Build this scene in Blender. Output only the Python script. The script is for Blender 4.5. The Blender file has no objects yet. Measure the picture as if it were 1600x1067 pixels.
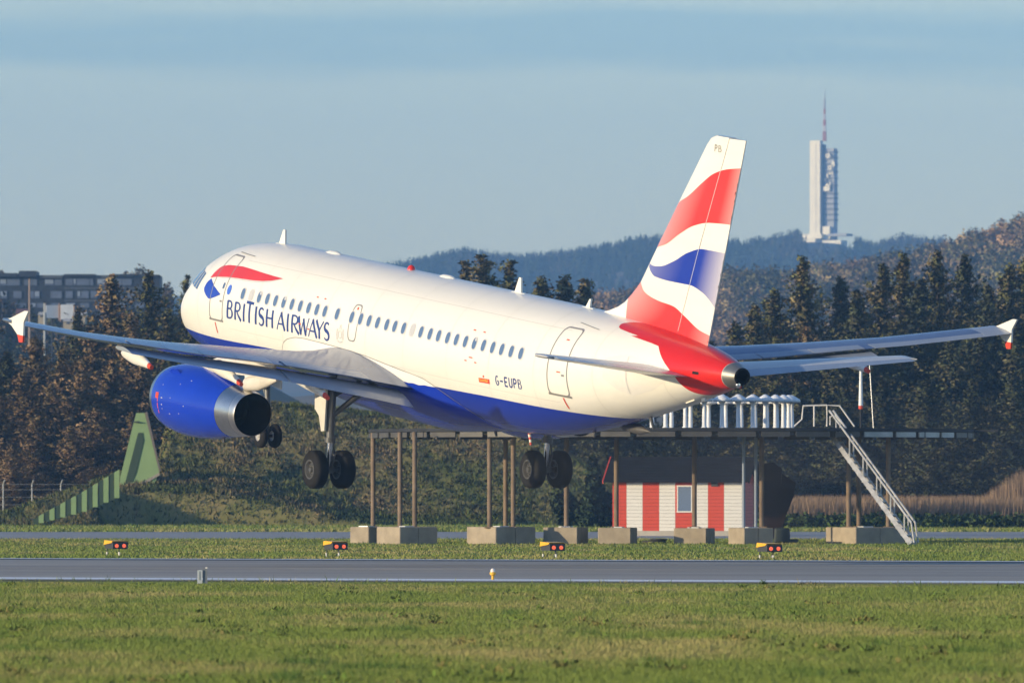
import bpy, math, random
import numpy as np
from mathutils import Matrix, Vector

# ------------------------------------------------------------------ camera, sky, sun, exposure
scene = bpy.context.scene
COL = scene.collection
F, H, V0 = 15600.0, 2.3, 767.0          # focal length in photo pixels, eye height, horizon row
cam_data = bpy.data.cameras.new('camera')
cam_data.sensor_width = 36.0
cam_data.lens = 36.0 * F / 1600.0
cam_data.shift_y = (V0 - 533.5) / 1600.0
cam_data.clip_start = 1.0
cam_data.clip_end = 30000.0
cam_data.dof.use_dof = True
cam_data.dof.focus_distance = 300.0
cam_data.dof.aperture_fstop = 5.0
cam = bpy.data.objects.new('camera', cam_data)
cam.location = (0, 0, H)
cam.rotation_euler = (math.radians(90), 0, 0)
COL.objects.link(cam)
scene.camera = cam

SUN_ELEV = math.radians(10.0)
SUN_AZ = math.atan2(-0.885, -0.465)       # from +Y towards +X
sun_from = Vector((math.sin(SUN_AZ) * math.cos(SUN_ELEV), math.cos(SUN_AZ) * math.cos(SUN_ELEV), math.sin(SUN_ELEV)))

world = bpy.data.worlds.new('World')
scene.world = world
world.use_nodes = True
wn, wl = world.node_tree.nodes, world.node_tree.links
wn.clear()
w_out = wn.new('ShaderNodeOutputWorld')
w_bg = wn.new('ShaderNodeBackground')
sky = wn.new('ShaderNodeTexSky')
sky.sky_type = 'NISHITA'
sky.sun_disc = False
sky.sun_elevation = SUN_ELEV
sky.sun_rotation = SUN_AZ
sky.altitude = 0
sky.air_density = 1.0
sky.dust_density = 0.3
sky.ozone_density = 3.0
w_bg.inputs['Strength'].default_value = 0.15
# one thin stratus bank lying low all round the horizon, its edges broken by noise
w_tc = wn.new('ShaderNodeTexCoord')
w_sep = wn.new('ShaderNodeSeparateXYZ')
wl.new(w_tc.outputs['Generated'], w_sep.inputs[0])
w_map = wn.new('ShaderNodeMapping'); w_map.inputs['Scale'].default_value = (22.0, 22.0, 260.0); w_map.inputs['Location'].default_value = (1.7, 0.4, 2.0)
w_noise = wn.new('ShaderNodeTexNoise'); w_noise.inputs['Scale'].default_value = 1.0; w_noise.inputs['Detail'].default_value = 4.0
wl.new(w_tc.outputs['Generated'], w_map.inputs[0]); wl.new(w_map.outputs[0], w_noise.inputs['Vector'])
w_wob = wn.new('ShaderNodeMath'); w_wob.operation = 'MULTIPLY_ADD'; w_wob.inputs[1].default_value = 0.011
wl.new(w_noise.outputs['Fac'], w_wob.inputs[0]); wl.new(w_sep.outputs['Z'], w_wob.inputs[2])
w_ramp = wn.new('ShaderNodeValToRGB'); cr_ = w_ramp.color_ramp
w_sc = wn.new('ShaderNodeMath'); w_sc.operation = 'MULTIPLY'; w_sc.inputs[1].default_value = 10.0
wl.new(w_wob.outputs[0], w_sc.inputs[0])
cr_.elements[0].position = 0.462; cr_.elements[0].color = (0, 0, 0, 1)
cr_.elements[1].position = 0.500; cr_.elements[1].color = (.8, .8, .8, 1)
for p_, c_ in ((0.515, .8), (0.548, 0.0)):
    e_ = cr_.elements.new(p_); e_.color = (c_, c_, c_, 1)
wl.new(w_sc.outputs[0], w_ramp.inputs[0])
w_cl = wn.new('ShaderNodeMix'); w_cl.data_type = 'RGBA'; w_cl.blend_type = 'MULTIPLY'
w_cl.inputs[7].default_value = (0.66, 0.80, 0.95, 1)
wl.new(w_ramp.outputs[0], w_cl.inputs[0])
w_tint = wn.new('ShaderNodeMix'); w_tint.data_type = 'RGBA'; w_tint.blend_type = 'MULTIPLY'
w_tint.inputs[0].default_value = 1.0
w_tint.inputs[7].default_value = (1.03, 1.0, 1.10, 1)
wl.new(sky.outputs[0], w_tint.inputs[6])
wl.new(w_tint.outputs[2], w_cl.inputs[6])
wl.new(w_cl.outputs[2], w_bg.inputs['Color'])
wl.new(w_bg.outputs[0], w_out.inputs['Surface'])

sun_data = bpy.data.lights.new('sun', 'SUN')
sun_data.energy = 4.0
sun_data.angle = math.radians(0.6)
sun_data.color = (1.0, 0.81, 0.52)
sun_obj = bpy.data.objects.new('sun', sun_data)
sun_obj.rotation_euler = sun_from.to_track_quat('Z', 'Y').to_euler()
sun_obj.location = (-200, 0, 200)
COL.objects.link(sun_obj)

scene.view_settings.view_transform = 'Standard'
scene.view_settings.look = 'None'
scene.view_settings.gamma = 1.0
scene.view_settings.exposure = 0.46
scene.render.engine = 'CYCLES'
cy = scene.cycles
cy.use_denoising = True
cy.max_bounces = 6
cy.diffuse_bounces = 2
cy.glossy_bounces = 3
cy.transmission_bounces = 3
cy.volume_bounces = 1
cy.transparent_max_bounces = 6
cy.use_adaptive_sampling = True
cy.adaptive_threshold = 0.02
cy.caustics_reflective = False
cy.caustics_refractive = False

rng = np.random.default_rng(7)
random.seed(7)

# ------------------------------------------------------------------ helpers
def at(u, v, d):
    """World point at depth d seen at photo pixel (u, v)."""
    return np.array([(u - 800.0) / F * d, d, H + (V0 - v) * d / F])

def gd(v):
    return F * H / (v - V0)               # distance of flat ground seen at row v

MATS = {}
def mat(name, rgb, rough=0.6, metal=0.0, spec=0.5, coat=0.0, var=0.0, scale=1.0, rgb2=None, bump=0.0, attr=None, emit=None, stretch=None, objrand=0.0, detail=4.0):
    if name in MATS: return MATS[name]
    m = bpy.data.materials.new(name); m.use_nodes = True
    n, l = m.node_tree.nodes, m.node_tree.links
    b = n['Principled BSDF']
    b.inputs['Base Color'].default_value = (*rgb, 1)
    b.inputs['Roughness'].default_value = rough
    b.inputs['Metallic'].default_value = metal
    b.inputs['Specular IOR Level'].default_value = spec
    b.inputs['Coat Weight'].default_value = coat
    b.inputs['Coat Roughness'].default_value = 0.08
    if emit:
        b.inputs['Emission Color'].default_value = (*emit[0], 1)
        b.inputs['Emission Strength'].default_value = emit[1]
    col = None
    if attr:
        a = n.new('ShaderNodeVertexColor'); a.layer_name = attr
        col = a.outputs[0]
    if var > 0 or rgb2 is not None or bump > 0:
        tc = n.new('ShaderNodeTexCoord'); no = n.new('ShaderNodeTexNoise')
        no.inputs['Scale'].default_value = scale; no.inputs['Detail'].default_value = detail
        no.inputs['Roughness'].default_value = 0.6
        if stretch:
            mp = n.new('ShaderNodeMapping'); mp.inputs['Scale'].default_value = stretch
            l.new(tc.outputs['Object'], mp.inputs[0]); l.new(mp.outputs[0], no.inputs['Vector'])
        else:
            l.new(tc.outputs['Object'], no.inputs['Vector'])
        if var > 0 or rgb2 is not None:
            r = n.new('ShaderNodeValToRGB')
            r.color_ramp.elements[0].position = 0.32; r.color_ramp.elements[1].position = 0.68
            if rgb2 is not None:
                r.color_ramp.elements[0].color = (*rgb, 1); r.color_ramp.elements[1].color = (*rgb2, 1)
            else:
                lo = 1 - var; hi = 1 + var
                r.color_ramp.elements[0].color = (lo, lo, lo, 1); r.color_ramp.elements[1].color = (hi, hi, hi, 1)
            l.new(no.outputs['Fac'], r.inputs[0])
            if rgb2 is not None and col is None: col = r.outputs[0]
            else:
                mx = n.new('ShaderNodeMix'); mx.data_type = 'RGBA'; mx.blend_type = 'MULTIPLY'; mx.inputs[0].default_value = 1
                mx.inputs[6].default_value = (*rgb, 1)
                if col is not None: l.new(col, mx.inputs[6])
                l.new(r.outputs[0], mx.inputs[7]); col = mx.outputs[2]
        if bump > 0:
            bp = n.new('ShaderNodeBump'); bp.inputs['Strength'].default_value = bump; bp.inputs['Distance'].default_value = 0.05
            l.new(no.outputs['Fac'], bp.inputs['Height']); l.new(bp.outputs[0], b.inputs['Normal'])
    if objrand > 0:
        oi = n.new('ShaderNodeObjectInfo'); hs = n.new('ShaderNodeHueSaturation')
        mr = n.new('ShaderNodeMapRange'); mr.inputs[3].default_value = 1 - objrand; mr.inputs[4].default_value = 1 + objrand
        l.new(oi.outputs['Random'], mr.inputs[0]); l.new(mr.outputs[0], hs.inputs['Value'])
        if col is None: hs.inputs['Color'].default_value = (*rgb, 1)
        else: l.new(col, hs.inputs['Color'])
        col = hs.outputs[0]
    if col is not None: l.new(col, b.inputs['Base Color'])
    MATS[name] = m
    return m

def new_mesh(name, verts, faces, mats, fmat=None, smooth=False, colors=None, normals=None):
    me = bpy.data.meshes.new(name)
    verts = np.asarray(verts, dtype=np.float32).reshape(-1, 3)
    if isinstance(faces, np.ndarray):
        k = faces.shape[1]; nf = len(faces)
        me.vertices.add(len(verts)); me.vertices.foreach_set('co', verts.ravel())
        me.loops.add(nf * k); me.loops.foreach_set('vertex_index', faces.astype(np.int32).ravel())
        me.polygons.add(nf); me.polygons.foreach_set('loop_start', np.arange(nf, dtype=np.int32) * k)
        me.polygons.foreach_set('loop_total', np.full(nf, k, dtype=np.int32))
    else:
        me.from_pydata(verts.tolist(), [], faces)
    if not isinstance(mats, (list, tuple)): mats = [mats]
    for m in mats: me.materials.append(m)
    if fmat is not None: me.polygons.foreach_set('material_index', np.asarray(fmat, dtype=np.int32))
    if smooth: me.polygons.foreach_set('use_smooth', np.ones(len(me.polygons), dtype=bool))
    if colors is not None:
        ca = me.color_attributes.new('tint', 'FLOAT_COLOR', 'POINT')
        c = np.ones((len(verts), 4), dtype=np.float32); c[:, :3] = colors
        ca.data.foreach_set('color', c.ravel())
    me.update(); me.validate()
    if normals is not None:
        me.polygons.foreach_set('use_smooth', np.ones(len(me.polygons), dtype=bool))
        nn = normals / (np.linalg.norm(normals, axis=1)[:, None] + 1e-9)
        me.normals_split_custom_set_from_vertices(nn.tolist())
    return me

def obj(name, me, parent=None, **tags):
    o = bpy.data.objects.new(name, me); COL.objects.link(o)
    if parent is not None: o.parent = parent
    for k, v in tags.items():
        if v is not None: o[k] = v
    return o

def empty(name, loc, label, category, group=None, rotz=0.0):
    o = bpy.data.objects.new(name, None); COL.objects.link(o)
    o.location = loc; o.rotation_euler = (0, 0, rotz); o.empty_display_size = 0.2
    o['label'] = label; o['category'] = category
    if group: o['group'] = group
    return o

class MB:
    """collects simple shapes into one mesh"""
    def __init__(s): s.v = []; s.f = []; s.m = []; s.sm = []
    def add(s, v, f, m=0):
        b = len(s.v); s.v.extend([tuple(map(float, p)) for p in v]); s.f.extend([tuple(i + b for i in q) for q in f]); s.m.extend([m] * len(f)); return s
    def box(s, c, size, rot=None, m=0, taper=1.0):
        x, y, z = [a / 2 for a in size]; t = taper
        p = np.array([(-x, -y, -z), (x, -y, -z), (x, y, -z), (-x, y, -z), (-x * t, -y * t, z), (x * t, -y * t, z), (x * t, y * t, z), (-x * t, y * t, z)])
        if rot is not None: p = p @ np.array(rot).T
        s.add(p + np.array(c), [(0, 3, 2, 1), (4, 5, 6, 7), (0, 1, 5, 4), (1, 2, 6, 5), (2, 3, 7, 6), (3, 0, 4, 7)], m); return s
    def tube(s, pts, r, n=8, m=0, cap=True):
        pts = [np.array(p, float) for p in pts]
        if np.isscalar(r): r = [r] * len(pts)
        rings = []
        for i, p in enumerate(pts):
            d = pts[min(i + 1, len(pts) - 1)] - pts[max(i - 1, 0)]; d = d / (np.linalg.norm(d) + 1e-9)
            a = np.cross(d, (0, 0, 1)); 
            if np.linalg.norm(a) < 1e-3: a = np.cross(d, (0, 1, 0))
            a = a / np.linalg.norm(a); b = np.cross(d, a)
            th = np.arange(n) * 2 * math.pi / n
            rings.append(p + r[i] * (np.cos(th)[:, None] * a + np.sin(th)[:, None] * b))
        v = np.concatenate(rings); f = []
        for i in range(len(pts) - 1):
            for j in range(n):
                k = (j + 1) % n
                f.append((i * n + j, i * n + k, (i + 1) * n + k, (i + 1) * n + j))
        if cap: f.append(tuple(range(n))[::-1]); f.append(tuple((len(pts) - 1) * n + j for j in range(n)))
        s.add(v, f, m); return s
    def lathe(s, prof, axis='z', n=24, c=(0, 0, 0), m=0):
        th = np.arange(n) * 2 * math.pi / n; v = []
        for a, r in prof:
            for t in th:
                if axis == 'z': v.append((c[0] + r * math.cos(t), c[1] + r * math.sin(t), c[2] + a))
                elif axis == 'x': v.append((c[0] + a, c[1] + r * math.cos(t), c[2] + r * math.sin(t)))
                else: v.append((c[0] + r * math.cos(t), c[1] + a, c[2] + r * math.sin(t)))
        f = [(i * n + j, i * n + (j + 1) % n, (i + 1) * n + (j + 1) % n, (i + 1) * n + j) for i in range(len(prof) - 1) for j in range(n)]
        s.add(v, f, m); return s
    def prism(s, poly, t0, t1, axis='y', m=0):
        n = len(poly); v = []
        for t in (t0, t1):
            for a, b in poly:
                v.append({'y': (a, t, b), 'x': (t, a, b), 'z': (a, b, t)}[axis])
        f = [tuple(range(n)), tuple(range(2 * n - 1, n - 1, -1))] + [(i, i + n, (i + 1) % n + n, (i + 1) % n) for i in range(n)]
        s.add(v, f, m); return s
    def mesh(s, name, mats, smooth=False):
        me = new_mesh(name, s.v, s.f, mats, s.m, smooth)
        import bmesh
        bm = bmesh.new(); bm.from_mesh(me); bmesh.ops.recalc_face_normals(bm, faces=bm.faces); bm.to_mesh(me); bm.free()
        return me
    def build(s, name, mats, parent=None, smooth=False, **tags):
        me = s.mesh(name, mats, False)
        if smooth:
            me.polygons.foreach_set('use_smooth', np.ones(len(me.polygons), dtype=bool))
            try: me.set_sharp_from_angle(angle=math.radians(40))
            except Exception: pass
        return obj(name, me, parent, **tags)

def rotz(a):
    c, s = math.cos(a), math.sin(a); return np.array([[c, -s, 0], [s, c, 0], [0, 0, 1]])
def roty(a):
    c, s = math.cos(a), math.sin(a); return np.array([[c, 0, s], [0, 1, 0], [-s, 0, c]])
def rotx(a):
    c, s = math.cos(a), math.sin(a); return np.array([[1, 0, 0], [0, c, -s], [0, s, c]])

def pchip(xs, ys, x):
    xs = np.array(xs, float); ys = np.array(ys, float); h = np.diff(xs); dl = np.diff(ys) / h
    m = np.zeros(len(xs)); m[0] = dl[0]; m[-1] = dl[-1]
    for i in range(1, len(xs) - 1):
        if dl[i - 1] * dl[i] > 0:
            w1 = 2 * h[i] + h[i - 1]; w2 = h[i] + 2 * h[i - 1]; m[i] = (w1 + w2) / (w1 / dl[i - 1] + w2 / dl[i])
    x = np.clip(np.atleast_1d(np.asarray(x, float)), xs[0], xs[-1]); i = np.clip(np.searchsorted(xs, x) - 1, 0, len(xs) - 2)
    t = (x - xs[i]) / h[i]
    return (2*t**3-3*t**2+1)*ys[i] + (t**3-2*t**2+t)*h[i]*m[i] + (-2*t**3+3*t**2)*ys[i+1] + (t**3-t**2)*h[i]*m[i+1]

def vnoise(x, y, seed=0):
    """smooth value noise on numpy arrays, 0..1"""
    xi = np.floor(x).astype(np.int64); yi = np.floor(y).astype(np.int64); fx = x - xi; fy = y - yi
    def hsh(a, b):
        k = (a * 374761393 + b * 668265263 + seed * 974711) & 0x7fffffff
        k = ((k ^ (k >> 13)) * 1274126177) & 0x7fffffff
        return ((k ^ (k >> 16)) & 0xffff) / 65535.0
    sx = fx * fx * (3 - 2 * fx); sy = fy * fy * (3 - 2 * fy)
    return (hsh(xi, yi) * (1 - sx) + hsh(xi + 1, yi) * sx) * (1 - sy) + (hsh(xi, yi + 1) * (1 - sx) + hsh(xi + 1, yi + 1) * sx) * sy
def fbm(x, y, seed=0, o=4):
    s = 0; a = 0.5
    for i in range(o): s = s + a * vnoise(x * 2**i, y * 2**i, seed + i); a *= 0.5
    return s

# ------------------------------------------------------------------ ground, runway, road
GRASS = mat('grass_ground', (0.10, 0.135, 0.032), 0.9, spec=0.1, rgb2=(0.24, 0.21, 0.080), scale=0.35, detail=8)
me = new_mesh('ground', [(-4000, -60, 0), (4000, -60, 0), (4000, 6900, 0), (-4000, 6900, 0)], [(0, 1, 2, 3)], GRASS)
obj('ground', me, kind='structure')

RS = -0.43                                   # depth change per metre to the right of the runway edges
NEAR0, FAR0 = 254.5, 334.5
def runway_strip(name, near, far, z, m, parent=None, x0=-420, x1=260, n=24, **tags):
    xs = np.linspace(x0, x1, n); v = []; f = []
    for x in xs: v += [(x, near + RS * x, z), (x, far + RS * x, z)]
    for i in range(n - 1): f.append((2 * i, 2 * i + 2, 2 * i + 3, 2 * i + 1))
    return obj(name, new_mesh(name, v, f, m), parent, **tags)
ASPH = mat('runway_asphalt', (0.35, 0.32, 0.275), 0.88, spec=0.35, var=0.22, scale=0.10, stretch=(0.22, 1.0, 1.0), detail=10)
ASPH2 = mat('runway_rubber', (0.295, 0.27, 0.235), 0.7, spec=0.35, var=0.10, scale=0.2, stretch=(0.1, 1.0, 1.0))
WHITE_LINE = mat('runway_paint', (0.82, 0.82, 0.80), 0.6, var=0.08, scale=0.8)
TAR = mat('runway_edge_tar', (0.05, 0.05, 0.054), 0.8)
rw = runway_strip('runway', NEAR0 - 2.0, FAR0, 0.010, ASPH, kind='structure')
runway_strip('edge_line', NEAR0 + 0.4, NEAR0 + 5.2, 0.014, WHITE_LINE, rw)
runway_strip('edge_line', FAR0 - 3.0, FAR0 - 0.6, 0.014, WHITE_LINE, rw)
runway_strip('tar_strip', FAR0 - 9.0, FAR0 - 3.1, 0.014, TAR, rw)
for a, b in ((268, 268.8), (276, 279), (284, 284.6), (287, 289.5), (297, 302), (309, 310.5), (317, 317.7)):
    runway_strip('rubber_track', a, b, 0.014, ASPH2, rw)
ROAD = mat('service_road_asphalt', (0.30, 0.285, 0.265), 0.85, var=0.12, scale=0.4)
v = []; f = []
xs = np.linspace(-300, 300, 30)
for i, x in enumerate(xs): v += [(x, 482 + 0.02 * x, 0.008), (x, 562 + 0.02 * x, 0.008)]
for i in range(29): f.append((2 * i, 2 * i + 2, 2 * i + 3, 2 * i + 1))
obj('service_road', new_mesh('service_road', v, f, ROAD), kind='structure')

# ------------------------------------------------------------------ grass blades (stuff)
GB = mat('grass_blades', (1, 1, 1), 0.8, spec=0.15, attr='tint')
def blades(name, n, d0, d1, hmin, hmax, wid, power, skip=None, seed=1, dark=1.0, edge=False, urange=(-60, 1660)):
    r = np.random.default_rng(seed)
    q = r.random(n)
    d = (d0 ** (1 - power) + q * (d1 ** (1 - power) - d0 ** (1 - power))) ** (1 / (1 - power))
    u = r.uniform(urange[0], urange[1], n)
    x = (u - 800) / F * d
    if skip is not None:
        k = ~skip(x, d); x, d = x[k], d[k]; n = len(x)
    big = fbm(x * 0.35, d * 0.10, seed, 4); fine = fbm(x * 2.2, d * 0.7, seed + 9, 3)
    clump = np.clip((fbm(x * 1.1, d * 0.35, seed + 21, 3) - 0.60) * 7, 0, 1)
    h = (hmin + (hmax - hmin) * r.random(n) ** 1.6) * (0.65 + 0.8 * fine) * (1 + 0.8 * clump)
    if edge: h = h * np.clip((NEAR0 - 1.6 + RS * x - d) / 16.0, 0.12, 1)
    a = r.uniform(0, 2 * math.pi, n); w = wid * (0.6 + r.random(n))
    lean = r.normal(0, 0.45, (n, 2)) * h[:, None]
    base = np.stack([x, d, np.zeros(n)], 1)
    side = np.stack([np.cos(a) * w, np.sin(a) * w, np.zeros(n)], 1)
    tip = base + np.stack([lean[:, 0], lean[:, 1], h], 1)
    V = np.empty((n, 3, 3), np.float32); V[:, 0] = base - side; V[:, 1] = base + side; V[:, 2] = tip
    g = np.array([0.170, 0.222, 0.048]); s = np.array([0.35, 0.30, 0.125]); dk = np.array([0.085, 0.150, 0.030])
    t = np.clip((big - 0.44) * 3.0 + r.normal(0, 0.28, n), 0, .85)[:, None]
    c = g * (1 - t) + s * t
    c = c * (1 - clump[:, None]) + dk * clump[:, None]
    c = c * (0.75 + 0.5 * r.random((n, 1))) * dark
    cols = np.repeat(c, 3, axis=0)
    me = new_mesh(name, V.reshape(-1, 3), np.arange(3 * n).reshape(-1, 3), GB, colors=cols)
    return me
obj('grass', blades('grass', 880000, 112, 253, 0.02, 0.085, 0.007, 1.15, edge=True, urange=(-260, 1860), skip=lambda x, d: d > NEAR0 - 1.6 + RS * x + 0.8 * fbm(x * 1.2, d * 0, 5), seed=3), kind='stuff')
# ragged taller tufts along the near runway edge
obj('grass', blades('grass', 2600, 236, 262, 0.05, 0.15, 0.010, 1.1, skip=lambda x, d: (d > NEAR0 - 0.5 + RS * x) | (d < NEAR0 - 5 + RS * x) | (fbm(x * 0.8, d * 0.2, 44) < 0.46), seed=13), kind='stuff')
obj('grass', blades('grass', 150000, 318, 482, 0.03, 0.11, 0.020, 1.2, skip=lambda x, d: (d < FAR0 + 0.6 + RS * x) | (d > 481), seed=4), kind='stuff')
obj('grass', blades('grass', 60000, 563, 655, 0.06, 0.22, 0.04, 1.2, seed=6), kind='stuff')
r = np.random.default_rng(77); VV = []; CC = []; NN = []
for i in range(110):
    d = 1 / r.uniform(1 / 250, 1 / 116); x = (r.uniform(-20, 1620) - 800) / F * d
    if d > NEAR0 - 6 + RS * x: continue
    kk = int(r.integers(30, 90)); sp = r.uniform(.08, .34); hh = r.uniform(.03, .09); q = r.normal(size=(kk, 3)); q[:, :2] *= sp * .6; q[:, 2] = np.abs(q[:, 2]) * hh * .6
    c = q + np.array([x, d, .01]); aa = r.uniform(0, 6.28, kk); L = r.uniform(.02, .05, kk)[:, None]; dv = np.stack([np.cos(aa), np.sin(aa), r.uniform(.2, 1.2, kk)], 1) * L; sv = np.stack([-np.sin(aa), np.cos(aa), np.zeros(kk)], 1) * L * .45
    VV.append(np.stack([c - sv, c + sv, c + dv * 1.5], 1).reshape(-1, 3)); tone = np.array((.12, .20, .04)) if r.random() < .65 else np.array((.22, .20, .075)); CC.append(np.repeat(tone * (.6 + .8 * r.random((kk, 1))), 3, 0)); NN.append(np.repeat(q * .15 + np.array([-.07, -.06, .06]), 3, 0))
VV = np.concatenate(VV); obj('weeds', new_mesh('weeds', VV, np.arange(len(VV)).reshape(-1, 3), GB, colors=np.concatenate(CC), normals=np.concatenate(NN)), kind='stuff')
#@@SETTING_END

# ------------------------------------------------------------------ the airliner (body axes: x aft from nose, y starboard, z up)
PLANE_T = np.array([-2.03, 304.36, 6.735]); YAW, PIT, ROL = [math.radians(a) for a in (-60.45, 6.95, 0.08)]
RM = rotz(YAW) @ roty(PIT) @ rotx(ROL)
REF = np.array([16.11, 0.0, 0.0])
PL = empty('airliner', (0, 0, 0), 'white twin-engine passenger jet with blue belly and waving red-white-blue tail fin, wheels down', 'airplane')
PL.matrix_world = Matrix.Translation(Vector(PLANE_T)) @ Matrix(RM.tolist()).to_4x4()
PL.location = Vector(PLANE_T); PL.rotation_euler = Matrix(RM.tolist()).to_euler()

P_WHITE = mat('aircraft_white_paint', (0.78, 0.765, 0.70), 0.34, coat=0.15, var=0.035, scale=0.8, stretch=(0.18, 1, 1.8), detail=8)
P_BLUE = mat('aircraft_blue_paint', (0.006, 0.030, 0.36), 0.25, coat=0.12, spec=.4, var=0.05, scale=0.8)
P_ENGBLUE = mat('engine_blue_paint', (0.006, 0.040, 0.46), 0.24, coat=0.15, spec=.4, var=0.05, scale=1.2)
P_RED = mat('aircraft_red_paint', (0.60, 0.016, 0.012), 0.28, coat=0.15, spec=.4, var=0.05, scale=0.9)
P_SOFTRED = mat('aircraft_ribbon_red', (0.62, 0.040, 0.040), 0.32, coat=0.1, var=0.03, scale=1.0)
P_NAVY = mat('lettering_navy', (0.020, 0.050, 0.22), 0.4, var=0.06, scale=3.0)
P_GREY_SKY = mat('wing_grey_sky_tint', (0.085, 0.13, 0.25), 0.2, coat=0.0, spec=.45, var=0.07, scale=0.9, stretch=(1, 0.3, 1))  # grey wing paint with the blue sky reflection mixed into its base colour
P_LGREY_SKY = mat('control_grey_sky_tint', (0.25, 0.29, 0.36), 0.26, coat=0.2, var=0.06, scale=1.1)  # paler grey, its colour also shifted blue and darker to carry reflected sky
P_METAL = mat('bare_metal', (0.62, 0.60, 0.57), 0.28, metal=1.0, var=0.10, scale=2.5)
P_DKMETAL = mat('dark_metal', (0.14, 0.135, 0.13), 0.45, metal=0.6, var=0.15, scale=3.0)
P_BLACK = mat('nozzle_black', (0.012, 0.012, 0.013), 0.7, spec=0.2)
P_LINE = mat('panel_line_grey', (0.22, 0.22, 0.23), 0.5)
P_SEAL = mat('seal_grey', (0.20, 0.20, 0.19), 0.5)
P_GLASS = mat('window_glass', (0.10, 0.16, 0.27), 0.08, spec=0.9, coat=0.6)
P_SHADE = mat('window_blind', (0.50, 0.50, 0.50), 0.4)
P_TYRE = mat('tyre_rubber', (0.011, 0.011, 0.012), 0.8, spec=.25, var=0.2, scale=4)
P_RIM = mat('wheel_rim', (0.085, 0.085, 0.085), 0.5, metal=0.3, var=0.1, scale=6)
P_STRUT = mat('gear_strut', (0.11, 0.115, 0.12), 0.4, metal=0.3, var=0.2, scale=3)
P_CHROME = mat('oleo_chrome', (0.75, 0.77, 0.80), 0.12, metal=1.0)
P_MARK = mat('stencil_red', (0.62, 0.06, 0.03), 0.5)
P_YEL = mat('label_yellow', (0.75, 0.55, 0.10), 0.5)
P_DOTRED = mat('fin_red', (1, 1, 1), 0.36, coat=0.1, attr='tint')

FX = [0,.08,.3,.8,1.5,2.2,2.9,3.7,4.8,6.2,20.5,22.5,24.5,26.5,28.5,30.5,32.2,33.2,33.75]
FZT = [-.55,-.25,.08,.45,.85,1.3,1.62,1.85,2.0,2.07,2.07,2.07,2.06,2.02,1.95,1.82,1.6,1.39,1.25]
FZB = [-.55,-.85,-1.14,-1.45,-1.68,-1.82,-1.92,-1.99,-2.05,-2.07,-2.07,-1.99,-1.74,-1.30,-.78,-.24,.28,.60,.76]
FHW = [0,.36,.7,1.1,1.43,1.64,1.78,1.88,1.95,1.975,1.975,1.975,1.93,1.76,1.46,1.10,.76,.46,.27]
def fprof(x): return pchip(FX, FZT, x), pchip(FX, FZB, x), pchip(FX, FHW, x)
def fphi(x, phi, side=-1, off=0.0):
    """point on the fuselage skin; phi = 0 at the crown, pi at the keel"""
    x = np.asarray(x, float); zt, zb, hw = fprof(x); c = (zt + zb) / 2; h = np.maximum((zt - zb) / 2, 1e-4); hw = np.maximum(hw, 1e-4)
    phi = np.asarray(phi, float)
    ny = np.sin(phi) / hw; nz = np.cos(phi) / h; nn = np.sqrt(ny * ny + nz * nz)
    return np.stack([np.broadcast_to(x, phi.shape), side * (hw * np.sin(phi) + off * ny / nn), c + h * np.cos(phi) + off * nz / nn], -1)
def zphi(x, z):
    zt, zb, hw = fprof(x); c = (zt + zb) / 2; h = np.maximum((zt - zb) / 2, 1e-4)
    return np.arccos(np.clip((np.asarray(z) - c) / h, -1, 1))
def fxz(x, z, side=-1, off=0.006):
    x = np.atleast_1d(np.asarray(x, float)); return fphi(x, zphi(x, z), side, off)

XS = np.unique(np.concatenate([np.linspace(0.0, 0.1, 10) ** 1.0, np.linspace(0.1, 1.0, 14), np.linspace(1.0, 6.2, 26), np.linspace(6.2, 20.5, 30), np.linspace(20.5, 33.3, 50), [33.3, 33.5, 33.75]]))
XS[0] = 0.002
def zblue(x): return pchip([0, .5, 4, 9, 17, 23.4, 26.4, 28.2, 29.6, 33.8], [-1.03, -1.03, -1.06, -.97, -.99, -.89, -.89, -.86, -.74, -.7], x)
N1, N2 = 40, 18
rows = []
phib = zphi(XS, zblue(XS))
for i, x in enumerate(XS):
    p = np.concatenate([np.linspace(0, phib[i], N1 + 1), np.linspace(phib[i], math.pi, N2 + 1)[1:]])
    L = fphi(np.full(len(p), x), p, -1); Rr = fphi(np.full(len(p), x), p, 1)
    rows.append(np.concatenate([L, Rr[1:-1][::-1]]))
NR = rows[0].shape[0]; V = np.concatenate(rows); fq = []; fm = []
side_blue = [0] * N1 + [1] * N2
ring_m = side_blue + side_blue[::-1]
isilver = [i for i, x in enumerate(XS) if x >= 33.29][0]
for i in range(len(XS) - 1):
    for j in range(NR):
        k = (j + 1) % NR
        fq.append((i * NR + j, (i + 1) * NR + j, (i + 1) * NR + k, i * NR + k)); fm.append(2 if i >= isilver else ring_m[j])
me = new_mesh('fuselage', V, np.array(fq), [P_WHITE, P_BLUE, mat('tail_ring_metal', (.30,.29,.26), .38, metal=.8, var=.1, scale=3)], fm, True)
FUS = obj('fuselage', me, PL)
def pl(o):                                   # children are modelled in nose coordinates, the Empty sits at the wing gear
    for ch in PL.children: ch.location = Vector(-REF)
# APU exhaust
m = MB(); m.lathe([(33.745, .265), (33.76, .21), (33.4, .19), (33.0, .17)], 'x', 24, (0, 0, 1.005)); m.build('exhaust_outlet', P_BLACK, PL, True)
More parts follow.
